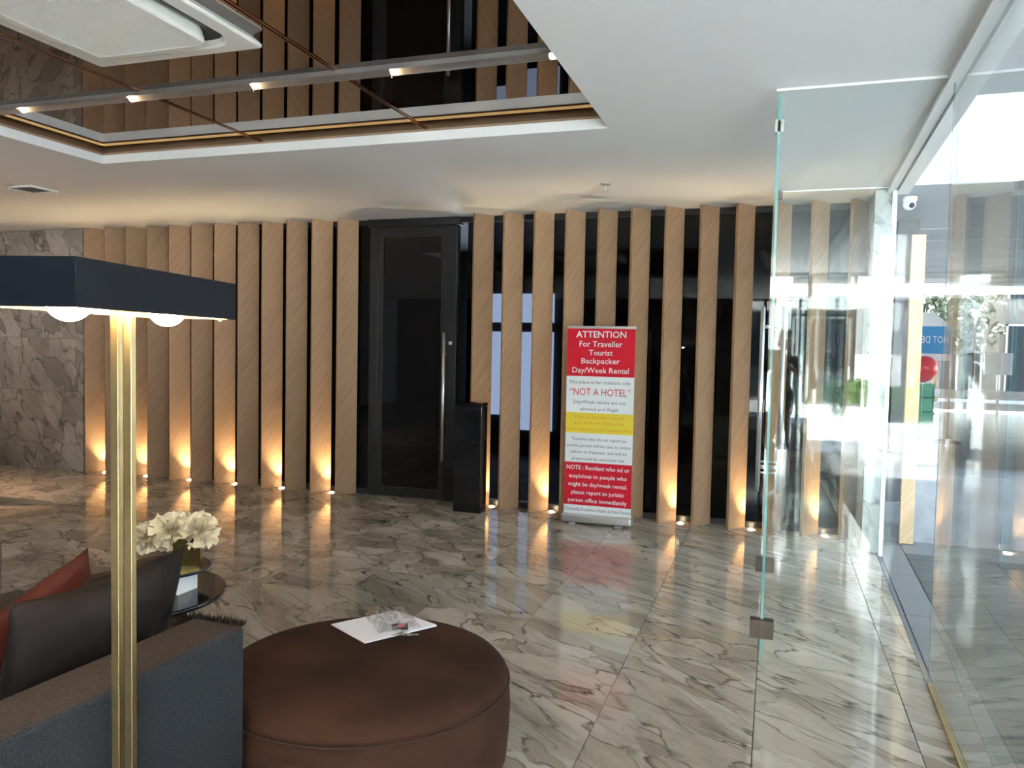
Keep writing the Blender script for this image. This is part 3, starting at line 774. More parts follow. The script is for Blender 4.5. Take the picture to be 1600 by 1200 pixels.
# ------------------------------------------------------------------ recessed floor uplights at every second fin
up_x = [(-7.305 + 2 * k * 0.2918, k) for k in range(6)] + [(-2.665 + 2 * k * 0.292, 6 + k) for k in (0, 1, 3, 4, 5)]
ordn = ['first', 'second', 'third', 'fourth', 'fifth', 'sixth']
for i, (x, k) in enumerate(up_x):
    u = empty('floor_uplight', (x + 0.178, 6.905, 0.0))
    if k < 6: lb = 'glowing recessed floor uplight, %s from the marble wall' % ordn[k]
    else: lb = {6: 'glowing recessed floor uplight beside the black litter bin', 7: 'glowing recessed floor uplight just left of the red banner',
                9: 'glowing recessed floor uplight at the fin right of the red banner', 10: 'glowing recessed floor uplight left of the glass door leaf',
                11: 'glowing recessed floor uplight seen through the glass lobby'}[k]
    tag(u, lb, 'uplight', 'floor uplights along the oak fins')
    lathe('lens', [(0.020, 0.0), (0.020, 0.007), (0.010, 0.010)], M['uplens'], u, n=18)
    bm = bmesh.new()
    for a in range(20):
        t0, t1 = 2 * PI * a / 20, 2 * PI * (a + 1) / 20
        q = [(0.021, t0, 0.007), (0.021, t1, 0.007), (0.034, t1, 0.004), (0.034, t0, 0.004)]
        bm.faces.new([bm.verts.new((r * math.cos(t), r * math.sin(t), z)) for r, t, z in q])
    bm_obj('trim_ring', bm, M['steel'], u)
    ld = bpy.data.lights.new('uplight_beam', 'SPOT'); ld.energy = 15.0; ld.color = (1.0, 0.75, 0.42)
    ld.spot_size = math.radians(80); ld.spot_blend = 1.0; ld.shadow_soft_size = 0.018
    lo = bpy.data.objects.new('uplight_beam', ld); COL.objects.link(lo); lo.parent = u
    lo.location = (0, 0, 0.03)
    lo.rotation_euler = Vector((-0.02, 0.0, 1.0)).to_track_quat('-Z', 'Y').to_euler()

# recessed warm downlights in the ceiling beyond the left edge of the view
for k, (x, y, lb) in enumerate(((-7.6, 4.7, 'recessed warm ceiling downlight nearest the marble wall'), (-7.2, 2.9, 'recessed warm ceiling downlight over the left seating'))):
    u = empty('ceiling_downlight', (x, y, H)); tag(u, lb, 'downlight')
    lathe('trim_ring', [(0.055, 0.0), (0.055, -0.006), (0.04, -0.008)], M['white'], u, n=24)
    lathe('lens', [(0.038, -0.008), (0.036, -0.0095)], M['bulb'], u, n=20)
    ld = bpy.data.lights.new('downlight_beam', 'SPOT'); ld.energy = 95.0; ld.color = (1.0, 0.66, 0.46)
    ld.spot_size = math.radians(80); ld.spot_blend = 0.9; ld.shadow_soft_size = 0.03
    lo = bpy.data.objects.new('downlight_beam', ld); COL.objects.link(lo); lo.parent = u; lo.location = (0, 0, -0.03)

# ------------------------------------------------------------------ roll-up banner
bn = empty('rollup_banner', (-1.405, 6.56, 0.0)); tag(bn, 'red, white and yellow roll-up notice banner standing before the oak fins', 'banner')
bm = bmesh.new(); add_box(bm, -0.305, 0.305, -0.06, 0.06, 0.012, 0.085, 0.018, 3)
bm_obj('cassette', bm, M['alu'], bn)
for sx_ in (-0.2, 0.2): box('foot', sx_ - 0.03, sx_ + 0.03, -0.09, 0.09, 0.0, 0.014, M['alu'], bn, bev=0.003)
cyl('support_pole', (0, 0.03, 0.08), (0, 0.03, 1.68), 0.008, M['alu'], bn, n=8)
box('top_clip', -0.295, 0.295, -0.008, 0.012, 1.672, 1.695, M['alu'], bn, bev=0.003)
zs = [0.08, 0.158, 0.527, 0.780, 0.955, 1.267, 1.675]
cm = [1, 0, 1, 2, 1, 0]
vs, fs = [], []
for z in zs: vs += [(-0.292, -0.004, z), (0.292, -0.004, z)]
for k in range(6): fs.append((2 * k, 2 * k + 1, 2 * k + 3, 2 * k + 2))
n0 = len(vs)
for z in (zs[0], zs[-1]): vs += [(-0.292, -0.002, z), (0.292, -0.002, z)]
fs.append((n0 + 1, n0, n0 + 2, n0 + 3))
me = bpy.data.meshes.new('printed_sheet'); me.from_pydata(vs, [], fs)
for k in ('bred', 'bwhite', 'byellow'): me.materials.append(M[k])
for k in range(6): me.polygons[k].material_index = cm[k]
me.polygons[6].material_index = 1
sh = link('printed_sheet', me, None, bn)
T = lambda body, z, h, w, m, x=0.0, b=0.0: text_mesh('lettering', body, h, w, M[m], sh, (x, -0.0055, z), bold=b)
T('ATTENTION', 1.598, 0.056, 0.43, 'bwhite', b=0.012)
T('For Traveller', 1.520, 0.050, 0.37, 'bwhite', b=0.006)
T('Tourist', 1.447, 0.048, 0.205, 'bwhite', b=0.006)
T('Backpacker', 1.377, 0.048, 0.33, 'bwhite', b=0.006)
T('Day/Week Rental', 1.297, 0.048, 0.485, 'bwhite', b=0.006)
T('This place is for resident only.', 1.203, 0.030, 0.535, 'tgrey')
T('“NOT A HOTEL”', 1.104, 0.064, 0.52, 'tred')
T('Day/Week rentals are not', 1.034, 0.030, 0.45, 'tgrey')
T('allowed and illegal.', 0.974, 0.030, 0.335, 'tgrey')
T('If you are one who honestly', 0.908, 0.026, 0.43, 'torange')
T("don't know the Thailand law", 0.858, 0.026, 0.43, 'torange')
T('please report to juristic person office', 0.802, 0.026, 0.56, 'torange')
T('Traveller who do not report to', 0.716, 0.028, 0.47, 'tgrey')
T('juristic person will be sent to police', 0.660, 0.028, 0.555, 'tgrey')
T('station as trepasser and will be', 0.606, 0.028, 0.49, 'tgrey')
T('prosecuted by maximum law', 0.548, 0.028, 0.455, 'tgrey')
T('NOTE : Resident who nd or', 0.465, 0.038, 0.545, 'bwhite', b=0.01)
T('suspicious to people who', 0.393, 0.036, 0.50, 'bwhite', b=0.01)
T('might be day/week rental.', 0.322, 0.036, 0.51, 'bwhite', b=0.01)
T('please report to juristic', 0.252, 0.036, 0.46, 'bwhite', b=0.01)
T('person office immediately', 0.184, 0.036, 0.51, 'bwhite', b=0.01)
T('Chewathai Residence Asoke Juristic Person', 0.108, 0.030, 0.57, 'tgrey')

# ------------------------------------------------------------------ black litter bin
lb_ = empty('litter_bin', (-2.604, 6.633, 0.0)); tag(lb_, 'tall glossy black square litter bin beside the dark glass door', 'bin')
bm = bmesh.new(); add_box(bm, -0.132, 0.132, -0.075, 0.075, 0.0, 0.965, 0.004, 2); bm_obj('bin_body', bm, M['blacklacquer'], lb_)
bm = bmesh.new()
for (a, b, c, d) in ((-0.132, 0.132, -0.075, -0.055), (-0.132, 0.132, 0.055, 0.075), (-0.132, -0.11, -0.055, 0.055), (0.05, 0.132, -0.055, 0.055)): add_box(bm, a, b, c, d, 0.968, 0.995)
bm_obj('bin_lid', bm, M['blacklacquer'], lb_)

# ------------------------------------------------------------------ ceiling fittings
def sprinkler(x, y, label):
    s = empty('sprinkler', (x, y, H)); tag(s, label, 'sprinkler')
    lathe('escutcheon', [(0.043, 0.0), (0.041, -0.006), (0.016, -0.010)], M['alu'], s, n=20)
    lathe('frame', [(0.010, -0.008), (0.008, -0.045), (0.004, -0.050)], M['steel'], s, n=12)
    lathe('deflector', [(0.004, -0.050), (0.020, -0.052), (0.020, -0.054)], M['steel'], s, n=16)
sprinkler(-1.24, 5.81, 'small ceiling sprinkler above the red banner')
sprinkler(-5.89, 4.76, 'small ceiling sprinkler at the far left beside the grille')
vg = empty('ceiling_grille', (-5.86, 4.95, H)); tag(vg, 'small square grey ceiling grille at the far left', 'vent')
bm = bmesh.new()
for (a, b, c, d) in ((-0.13, 0.13, -0.13, -0.11), (-0.13, 0.13, 0.11, 0.13), (-0.13, -0.11, -0.11, 0.11), (0.11, 0.13, -0.11, 0.11)): add_box(bm, a, b, c, d, -0.012, 0)
bm_obj('grille_frame', bm, M['white'], vg)
box('grille_back', -0.11, 0.11, -0.11, 0.11, -0.003, -0.001, M['acslot'], vg)
for k in range(5): box('slat', -0.11, 0.11, -0.09 + k * 0.04, -0.075 + k * 0.04, -0.010, -0.004, M['soffitj'], vg)

# ceiling cassette air conditioner hung under the mirror
ZA = 2.79
ac = empty('air_conditioner', (-2.632, 2.525, ZA)); tag(ac, 'cream square cassette air conditioner under the mirrored ceiling', 'air conditioner')
def rrect(w, r, n=8):
    pts = []
    for (cx, cy, a0) in ((w - r, w - r, 0), (-w + r, w - r, PI / 2), (-w + r, -w + r, PI), (w - r, -w + r, 1.5 * PI)):
        for k in range(n + 1):
            a = a0 + PI / 2 * k / n
            pts.append((cx + r * math.cos(a), cy + r * math.sin(a)))
    return pts
def ring(rings, m, name, parent, cap=False):
    bm = bmesh.new(); L_ = [[bm.verts.new((x, y, z)) for x, y in pts] for pts, z in rings]
    n_ = len(L_[0])
    for a, b in zip(L_, L_[1:]):
        for k in range(n_): bm.faces.new((a[k], a[(k + 1) % n_], b[(k + 1) % n_], b[k]))
    if cap: bm.faces.new(L_[-1])
    return bm_obj(name, bm, m, parent, smooth=False)
AW = 0.455
ring([(rrect(AW - 0.03, 0.02), 0.044), (rrect(AW, 0.02), 0.014), (rrect(AW, 0.02), 0.004), (rrect(AW - 0.008, 0.018), 0.0), (rrect(0.385, 0.13), -0.003), (rrect(0.375, 0.125), 0.004), (rrect(0.375, 0.125), 0.030)], M['acwhite'], 'panel', ac)
ring([(rrect(0.375, 0.125), 0.029), (rrect(0.28, 0.10), 0.029)], M['acslot'], 'air_slot', ac)
ring([(rrect(0.305, 0.105), 0.028), (rrect(0.316, 0.11), -0.018), (rrect(0.316, 0.11), -0.028), (rrect(0.308, 0.10), -0.034), (rrect(0.268, 0.012), -0.036), (rrect(0.264, 0.012), -0.029)], M['acwhite'], 'inner_frame', ac)
ring([(rrect(0.264, 0.012), -0.029), (rrect(0.26, 0.012), -0.0285)], M['acslot'], 'grille_back', ac, cap=True)
bm = bmesh.new(); gw = 0.264
for k in range(38):
    y = -gw + (k + 0.5) * 2 * gw / 38
    add_box(bm, -gw, gw, y - 0.0042, y + 0.0042, -0.0345, -0.0305)
for k in range(38):
    x = -gw + (k + 0.5) * 2 * gw / 38
    add_box(bm, x - 0.0030, x + 0.0030, -gw, gw, -0.0335, -0.0305)
tag(bm_obj('grille', bm, M['acwhite'], ac), kind='stuff')
for (a, b, c, d) in ((-0.22, 0.22, 0.340, 0.352), (0.340, 0.352, -0.22, 0.22)):
    box('louvre', a, b, c, d, 0.008, 0.012, M['soffitj'], ac)

# ------------------------------------------------------------------ floor lamp
SC = 0.955
lp = empty('floor_lamp', (-1.449, 1.457, 0.0), 0.0); tag(lp, 'black box-shade floor lamp with two lit globes on twin brass rods', 'lamp')
lp.rotation_euler = (0, 0, math.atan2(0.98, -0.20) - PI / 2)      # local y runs along the shade
lw_, ll_ = 0.118, 0.325
zb_, zt_ = 1.5 + 0.063 * SC, 1.5 + 0.165 * SC
bm = bmesh.new(); t = 0.006
for (a, b, c, d) in ((-lw_, lw_, -ll_, -ll_ + t), (-lw_, lw_, ll_ - t, ll_), (-lw_, -lw_ + t, -ll_ + t, ll_ - t), (lw_ - t, lw_, -ll_ + t, ll_ - t)):
    add_box(bm, a, b, c, d, zb_, zt_, 0.0015, 1)
add_box(bm, -lw_ + t, lw_ - t, -ll_ + t, ll_ - t, zt_ - 0.004, zt_)
bm_obj('lamp_shade', bm, M['lampblack'], lp)
bm = bmesh.new(); 
for (a, b, c, d) in ((-lw_ + t, lw_ - t, -ll_ + t, -ll_ + t + 0.002), (-lw_ + t, lw_ - t, ll_ - t - 0.002, ll_ - t), (-lw_ + t, -lw_ + t + 0.002, -ll_ + t, ll_ - t), (lw_ - t - 0.002, lw_ - t, -ll_ + t, ll_ - t)):
    add_box(bm, a, b, c, d, zb_ + 0.001, zt_ - 0.005)
add_box(bm, -lw_ + t, lw_ - t, -ll_ + t, ll_ - t, zt_ - 0.008, zt_ - 0.005)
tag(bm_obj('shade_lining', bm, M['lampgold'], lp), 'gold lining inside the black shade')
for s in (-1, 1):
    bm = bmesh.new(); add_box(bm, s * 0.0165 - 0.0098, s * 0.0165 + 0.0098, -0.0098, 0.0098, 0.02, zt_ - 0.008, 0.001, 1)
    bm_obj('rod', bm, M['brass'], lp)
    bm = bmesh.new(); bmesh.ops.create_uvsphere(bm, u_segments=28, v_segments=18, radius=0.047)
    for v in bm.verts: v.co += Vector((0, s * 0.185, zb_ + 0.023))
    b_ = bm_obj('globe_bulb', bm, M['bulb'], lp, smooth=True)
    cyl('bulb_socket', (0, s * 0.185, zb_ + 0.065), (0, s * 0.185, zt_ - 0.008), 0.018, M['brass'], b_, n=14)
cyl('switch', (lw_ - 0.02, ll_ - 0.05, zb_ - 0.006), (lw_ - 0.02, ll_ - 0.05, zb_ + 0.012), 0.004, M['white'], lp, n=8)
box('base', -0.10, 0.14, -0.16, 0.16, 0.0, 0.02, M['brass'], lp, bev=0.003)

# ------------------------------------------------------------------ rug, sofa, cushions
rg = empty('shag_rug', (0, 0, 0)); tag(rg, 'brown shag rug showing between the sofa and the ottoman', 'rug')
box('rug_backing', -4.2, -2.62, 0.2, 3.42, 0.0, 0.016, M['rug'], rg)
bm = bmesh.new(); rng = random.Random(3)
for _ in range(9000):
    x, y = rng.uniform(-3.4, -2.60), rng.uniform(2.5, 3.43)
    a = rng.uniform(0, 2 * PI); w_ = 0.006; hgt = rng.uniform(0.02, 0.045)
    p = Vector((x, y, 0.014)); u_ = Vector((math.cos(a), math.sin(a), 0)) * w_
    q = Vector((rng.gauss(0, 0.012), rng.gauss(0, 0.012), hgt))
    bm.faces.new([bm.verts.new(p - u_), bm.verts.new(p + u_), bm.verts.new(p + q)])
tag(bm_obj('rug_pile', bm, M['rug'], rg), kind='stuff')

sofa = empty('sofa', (-1.463, 1.928, 0.0), -0.0549); tag(sofa, 'grey-blue woven sofa with a low straight back at lower left', 'sofa')
bm = bmesh.new(); add_box(bm, -0.19, 0.0, -1.95, 0.0, 0.10, 0.66, 0.014, 3)
me_b = bm_obj('backrest', bm, [M['greyfab'], M['lampfab']], sofa, smooth=False)
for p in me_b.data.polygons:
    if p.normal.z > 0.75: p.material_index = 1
box('seat_base', -0.86, -0.192, -1.95, 0.0, 0.10, 0.22, M['greyfab'], sofa, bev=0.02)
for k in range(2): box('seat_cushion', -0.88, -0.194, -1.94 + k * 0.97, -0.975 + k * 0.97, 0.222, 0.34, M['greyfab'], sofa, bev=0.035, seg=3, smooth=True)
for (a, b) in ((-0.10, -0.10), (-0.10, -1.85), (-0.78, -0.10), (-0.78, -1.85)): cyl('leg', (a, b, 0.017 if a < -0.5 else 0.0), (a, b, 0.101), 0.02, M['blackframe'], sofa, n=12)

def pillow(name, w, h, th, m, loc, axes, label, corner=0.0, seed=0):
    """puffy cushion; axes = (right, up, normal) vectors"""
    n_ = 22; vs, fs = [], []
    for side in (1, -1):
        for i in range(n_ + 1):
            for j in range(n_ + 1):
                u, v = -1 + 2 * i / n_, -1 + 2 * j / n_
                f = max(0.0, (1 - abs(u) ** 2.6)) ** 0.55 * max(0.0, (1 - abs(v) ** 2.6)) ** 0.55
                pin = 1 - 0.07 * (1 - abs(u) ** 2) * abs(v) ** 3
                pin2 = 1 - 0.07 * (1 - abs(v) ** 2) * abs(u) ** 3
                wr_ = 0.010 * noise.noise(Vector((u * 2.4 + seed, v * 2.4, side))) * f + 0.006 * noise.noise(Vector((u * 6, v * 6 + seed, side))) * f
                vs.append((u * w / 2 * pin2, v * h / 2 * pin, side * (f * th / 2 + wr_)))
    o1 = (n_ + 1) ** 2
    for s in (0, 1):
        for i in range(n_):
            for j in range(n_):
                q = (s * o1 + i * (n_ + 1) + j, s * o1 + (i + 1) * (n_ + 1) + j, s * o1 + (i + 1) * (n_ + 1) + j + 1, s * o1 + i * (n_ + 1) + j + 1)
                fs.append(q if s == 0 else q[::-1])
    me = bpy.data.meshes.new(name); me.from_pydata(vs, [], fs)
    bm = bmesh.new(); bm.from_mesh(me); bmesh.ops.remove_doubles(bm, verts=bm.verts, dist=0.0005); bm.to_mesh(me); bm.free()
    for p in me.polygons: p.use_smooth = True
    o = link(name, me, m)
    x_, y_ = Vector(axes[0]).normalized(), Vector(axes[1]).normalized()
    z_ = x_.cross(y_).normalized(); y_ = z_.cross(x_)
    o.matrix_world = Matrix.Translation(loc) @ Matrix((x_, y_, z_)).transposed().to_4x4()
    tag(o, label, 'cushion', 'cushions on the sofa'); return o
pillow('cushion', 0.50, 0.41, 0.14, M['darkpil'], (-1.795, 1.665, 0.641), ((0.06, 1, -0.02), (0.22, 0, 1)), 'large charcoal cushion leaning on the sofa back nearest the lamp', seed=1)
pillow('cushion', 0.47, 0.42, 0.12, M['darkpil'], (-1.935, 1.95, 0.594), ((-0.10, 1, -0.03), (0.22, 0, 1)), 'charcoal cushion behind the larger one, at the far end of the sofa', seed=5)
pillow('cushion', 0.38, 0.38, 0.11, M['redpil'], (-2.09, 1.80, 0.604), ((0.10, 1, 0.42), (0.25, -0.42, 1)), 'rust red leather cushion with one corner pointing up', seed=9)

# ------------------------------------------------------------------ round suede ottoman, papers, bag of keys
ot = empty('round_ottoman', (-1.346, 2.446, 0.0)); tag(ot, 'large round dark brown suede ottoman in the foreground', 'ottoman')
RO = 0.515
lathe('side_band', [(RO - 0.03, 0.03), (RO - 0.008, 0.06), (RO, 0.16), (RO + 0.002, 0.24), (RO - 0.004, 0.322)], M['suede'], ot, n=96)
lathe('top_pad', [(RO - 0.006, 0.324), (RO - 0.010, 0.345), (RO - 0.030, 0.368), (RO - 0.07, 0.382), (RO - 0.16, 0.390), (0.10, 0.392)], M['suede'], ot, n=96)
bm = bmesh.new()
def seam_ring(bm, r, z, rad=0.004):
    n_ = 96
    for k in range(n_):
        a0, a1 = 2 * PI * k / n_, 2 * PI * (k + 1) / n_
        add_cyl(bm, (r * math.cos(a0), r * math.sin(a0), z), (r * math.cos(a1), r * math.sin(a1), z), rad, n=5, caps=False)
seam_ring(bm, RO - 0.004, 0.323)
tag(bm_obj('piping', bm, M['seam'], ot), 'dark stitched seam')
bm = bmesh.new()
for a in (-62, 28, 118, 208):
    a = math.radians(a); pts = [(RO - 0.028, 0.03), (RO - 0.006, 0.06), (RO + 0.002, 0.16), (RO + 0.004, 0.24), (RO - 0.002, 0.322)]
    for (r0, z0), (r1, z1) in zip(pts, pts[1:]): add_cyl(bm, (r0 * math.cos(a), r0 * math.sin(a), z0), (r1 * math.cos(a), r1 * math.sin(a), z1), 0.0025, n=5)
bm_obj('side_seam', bm, M['seam'], ot)
lathe('base', [(RO - 0.06, 0.0), (RO - 0.05, 0.03)], M['blackframe'], ot, n=64)

ZP = 0.3935
def sheet(name, pts, z, th, m, label, cat, group=None):
    bm = bmesh.new(); v0 = [bm.verts.new((*p, z)) for p in pts]; v1 = [bm.verts.new((*p, z + th)) for p in pts]
    bm.faces.new(v0[::-1]); bm.faces.new(v1)
    for k in range(4): bm.faces.new((v0[k], v0[(k + 1) % 4], v1[(k + 1) % 4], v1[k]))
    return tag(bm_obj(name, bm, m), label, cat, group)
k_ = 1.11 / 1.08
pp = [(-1.58 * k_, 2.599 * k_), (-1.369 * k_, 2.48 * k_), (-1.20 * k_, 2.736 * k_), (-1.424 * k_, 2.835 * k_)]
sheet('paper_stack', pp, ZP, 0.004, M['paper'], 'white folded papers lying on the brown ottoman', 'paper')
c_ = Vector((sum(p[0] for p in pp) / 4, sum(p[1] for p in pp) / 4))
pp2 = [((Vector(p) - c_) * 0.97).to_tuple() for p in pp]
ca, sa = math.cos(0.03), math.sin(0.03)
pp2 = [(c_.x + x * ca - y * sa + 0.004, c_.y + x * sa + y * ca) for x, y in pp2]
sheet('paper_sheet', pp2, ZP + 0.0045, 0.0012, M['paper'], 'loose white top sheet under the plastic bag of keys', 'paper')
zt = ZP + 0.0062
def crumple(name, cx, cy, w, l, hgt, ang, m, seed):
    n_ = 18; vs, fs = [], []
    for i in range(n_ + 1):
        for j in range(n_ + 1):
            u, v = -1 + 2 * i / n_, -1 + 2 * j / n_
            e = max(0.0, (1 - u * u)) * max(0.0, (1 - v * v))
            z = hgt * e ** 0.5 * (0.5 + 0.8 * abs(noise.noise(Vector((u * 1.8 + seed, v * 1.8, 0.3)))) + 0.22 * abs(noise.noise(Vector((u * 4, v * 4, seed)))))
            x, y = u * w + 0.010 * noise.noise(Vector((u * 3, v * 3, 4))), v * l + 0.010 * noise.noise(Vector((u * 3, v * 3, 9)))
            vs.append((cx + x * math.cos(ang) - y * math.sin(ang), cy + x * math.sin(ang) + y * math.cos(ang), zt + max(0.0005, z)))
    for i in range(n_):
        for j in range(n_): fs.append((i * (n_ + 1) + j, (i + 1) * (n_ + 1) + j, (i + 1) * (n_ + 1) + j + 1, i * (n_ + 1) + j + 1))
    me = bpy.data.meshes.new(name); me.from_pydata(vs, [], fs)
    for p in me.polygons: p.use_smooth = True
    return link(name, me, m)
tag(crumple('plastic_bag', -1.425, 2.795, 0.085, 0.125, 0.055, 0.75, M['film'], 3), 'crumpled clear plastic bag on the white papers', 'plastic bag')
kf = empty('key_fob', (-1.352, 2.725, zt + 0.0005), 0.5); tag(kf, 'black key fob with a pinkish red face inside the plastic bag', 'key fob')
box('fob_body', -0.032, 0.032, -0.026, 0.026, 0, 0.010, M['keyblack'], kf, bev=0.003)
box('red_face', -0.008, 0.018, -0.016, 0.016, 0.010, 0.012, M['keyred'], kf)
kb = empty('key_bunch', (-1.300, 2.665, zt + 0.0005)); tag(kb, 'small bunch of metal keys at the edge of the papers', 'keys')
bm = bmesh.new()
for k in range(18):
    a0, a1 = 2 * PI * k / 18, 2 * PI * (k + 1) / 18
    add_cyl(bm, (0.014 * math.cos(a0), 0.014 * math.sin(a0), 0.004), (0.014 * math.cos(a1), 0.014 * math.sin(a1), 0.004), 0.0015, n=6, caps=False)
bm_obj('ring', bm, M['steel'], kb)
for k, a in enumerate((0.4, 2.4, 4.0)):
    bm = bmesh.new()
    mt = Matrix.Translation((0, 0, 0.0005 + 0.003 * k)) @ Matrix.Rotation(a, 4, 'Z')
    add_cyl(bm, mt @ Vector((0.018, 0, 0.0)), mt @ Vector((0.018, 0, 0.0022)), 0.011, n=14)
    add_box(bm, 0.026, 0.052, -0.0035, 0.0035, 0.0, 0.002, mtx=mt)
    for q in range(3): add_box(bm, 0.032 + q * 0.006, 0.035 + q * 0.006, 0.003, 0.006, 0.0, 0.002, mtx=mt)
    bm_obj('key', bm, M['steel'], kb)

# ------------------------------------------------------------------ side table with vase and flowers
tb = empty('side_table', (-2.375, 2.43, 0.0)); tag(tb, 'two-tier round side table of black glass beyond the sofa', 'table')
lathe('lower_top', [(0.345, 0.49), (0.35, 0.496), (0.35, 0.506), (0.345, 0.51)], M['blacklacquer'], tb, n=64)
cyl('column', (0, 0, 0.03), (0, 0, 0.49), 0.03, M['blackframe'], tb)
lathe('foot', [(0.22, 0.017), (0.22, 0.03), (0.04, 0.045)], M['blackframe'], tb, n=40)
bl = box('white_riser', 0.12, 0.205, 0.02, 0.13, 0.51, 0.582, M['white'], tb, bev=0.003)
lathe('upper_top', [(0.165, 0.582), (0.17, 0.586), (0.17, 0.592), (0.165, 0.596)], M['blacklacquer'], tb, n=48, loc=(0.075, 0.10, 0))
text_mesh('lettering', '- - -', 0.008, 0.03, M['tgrey'], bl, (0.16, 0.0185, 0.555))
vz = empty('flower_vase', (-2.21, 2.55, 0.596)); tag(vz, 'square gold vase of cream carnations on the small upper table top', 'vase')
bm = bmesh.new()
for (a, b, c, d) in ((-0.05, 0.05, -0.05, -0.047), (-0.05, 0.05, 0.047, 0.05), (-0.05, -0.047, -0.047, 0.047), (0.047, 0.05, -0.047, 0.047)): add_box(bm, a, b, c, d, 0.0, 0.13)
add_box(bm, -0.047, 0.047, -0.047, 0.047, 0, 0.004)
vb = bm_obj('vase_body', bm, [M['gold'], M['vaseshade']], vz, rotz=0.62)
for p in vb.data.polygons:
    if p.normal.x < -0.5: p.material_index = 1  # shade on the gold vase's left faces put into their colour
def blossom(c, r, seed):
    bm = bmesh.new(); rng = random.Random(seed)
    for k in range(90):
        d = Vector((rng.gauss(0, 1), rng.gauss(0, 1), rng.gauss(0.25, 1))).normalized()
        rr = r * (0.45 + 0.55 * rng.random() ** 0.5)
        side = d.orthogonal().normalized(); side = Matrix.Rotation(rng.uniform(0, 2 * PI), 3, d) @ side
        up = d.cross(side)
        w_ = r * rng.uniform(0.32, 0.5)
        g = []
        for i in range(5):
            row = []
            for j in range(3):
                s_ = (i - 2) / 2.0; t_ = j / 2.0
                p = d * (rr * (0.35 + 0.65 * t_)) + side * (s_ * w_ * (0.3 + 0.7 * t_)) + up * (0.18 * r * math.sin(s_ * 4 + k) * t_ + 0.1 * r * s_ * s_)
                p += d * (0.06 * r * math.sin(s_ * 9 + k * 2) * t_)
                row.append(bm.verts.new(Vector(c) + p))
            g.append(row)
        for i in range(4):
            for j in range(2): bm.faces.new((g[i][j], g[i + 1][j], g[i + 1][j + 1], g[i][j + 1]))
    bm_obj('blossom', bm, M['petal'], vz, smooth=True)
    cyl('stem', (c[0] * 0.25, c[1] * 0.25, 0.01), (c[0] * 0.9, c[1] * 0.9, c[2] - r * 0.3), 0.004, M['stem'], vz, n=7)
blossom((-0.135, -0.07, 0.120), 0.066, 1)
blossom((-0.050, -0.04, 0.148), 0.080, 2)
blossom((0.045, 0.010, 0.142), 0.080, 3)
blossom((-0.080, 0.05, 0.135), 0.070, 4)

# ------------------------------------------------------------------ things that only just enter at the left edge
tc_ = empty('tub_chair', (-3.16, 2.02, 0.0)); tag(tc_, 'dark brown tub chair whose rounded side just enters at the left edge', 'chair')
vs, fs = [], []
n_ = 40; prof_ = [(0.30, 0.12), (0.30, 0.66), (0.315, 0.69), (0.345, 0.70), (0.372, 0.685), (0.38, 0.65), (0.36, 0.12)]
for i in range(n_ + 1):
    a = math.radians(-40) + math.radians(260) * i / n_
    for r, z in prof_: vs.append((r * math.cos(a), r * math.sin(a), z))
m_ = len(prof_)
for i in range(n_):
    for j in range(m_): fs.append((i * m_ + j, (i + 1) * m_ + j, (i + 1) * m_ + (j + 1) % m_, i * m_ + (j + 1) % m_))
fs.append(tuple(range(m_))); fs.append(tuple(n_ * m_ + j for j in range(m_ - 1, -1, -1)))
me = bpy.data.meshes.new('shell'); me.from_pydata(vs, [], fs)
for p in me.polygons: p.use_smooth = len(p.vertices) == 4
link('shell', me, M['tub'], tc_)
lathe('seat', [(0.27, 0.14), (0.295, 0.18), (0.295, 0.38), (0.26, 0.42), (0.1, 0.425)], M['tub'], tc_, n=40)
for a in (0.5, 2.1, 3.7, 5.3): cyl('leg', (0.26 * math.cos(a), 0.26 * math.sin(a), 0.017), (0.26 * math.cos(a), 0.26 * math.sin(a), 0.14), 0.018, M['blackframe'], tc_, n=10)
gs = empty('glass_screen', (-6.92, 5.15, 0.0)); tag(gs, 'low pale green glass screen just entering at the left edge', 'screen')
box('screen_pane', -0.40, 0.40, -0.006, 0.006, 0.03, 1.08, mat('pale_green_glass', (0.42, 0.60, 0.54), 0.15), gs, bev=0.002)
for s in (-0.3, 0.3): box('clamp', s - 0.03, s + 0.03, -0.03, 0.03, 0.0, 0.07, M['steel'], gs, bev=0.003)

# ------------------------------------------------------------------ the photographer, who shows only as a reflection in the glass
def skin(name, pts, edges, m, parent, sub=2):
    me = bpy.data.meshes.new(name); me.from_pydata([p[:3] for p in pts], edges, []); me.materials.append(m)
    o = link(name, me, None, parent)
    sk = o.modifiers.new('skin', 'SKIN'); sk.use_smooth_shade = True
    if not me.skin_vertices: 
        bm = bmesh.new(); bm.from_mesh(me); bm.verts.layers.skin.verify(); bm.to_mesh(me); bm.free()
    for v, p in zip(me.skin_vertices[0].data, pts):
        r = p[3]; v.radius = r if isinstance(r, tuple) else (r, r)
    me.skin_vertices[0].data[0].use_root = True
    sb = o.modifiers.new('smooth', 'SUBSURF'); sb.levels = sub; sb.render_levels = sub
    return o
pr = empty('person', (0.10, -0.40, 0.0)); tag(pr, 'person in a grey shirt and dark shorts photographing with a raised phone, reflected in glass', 'person')
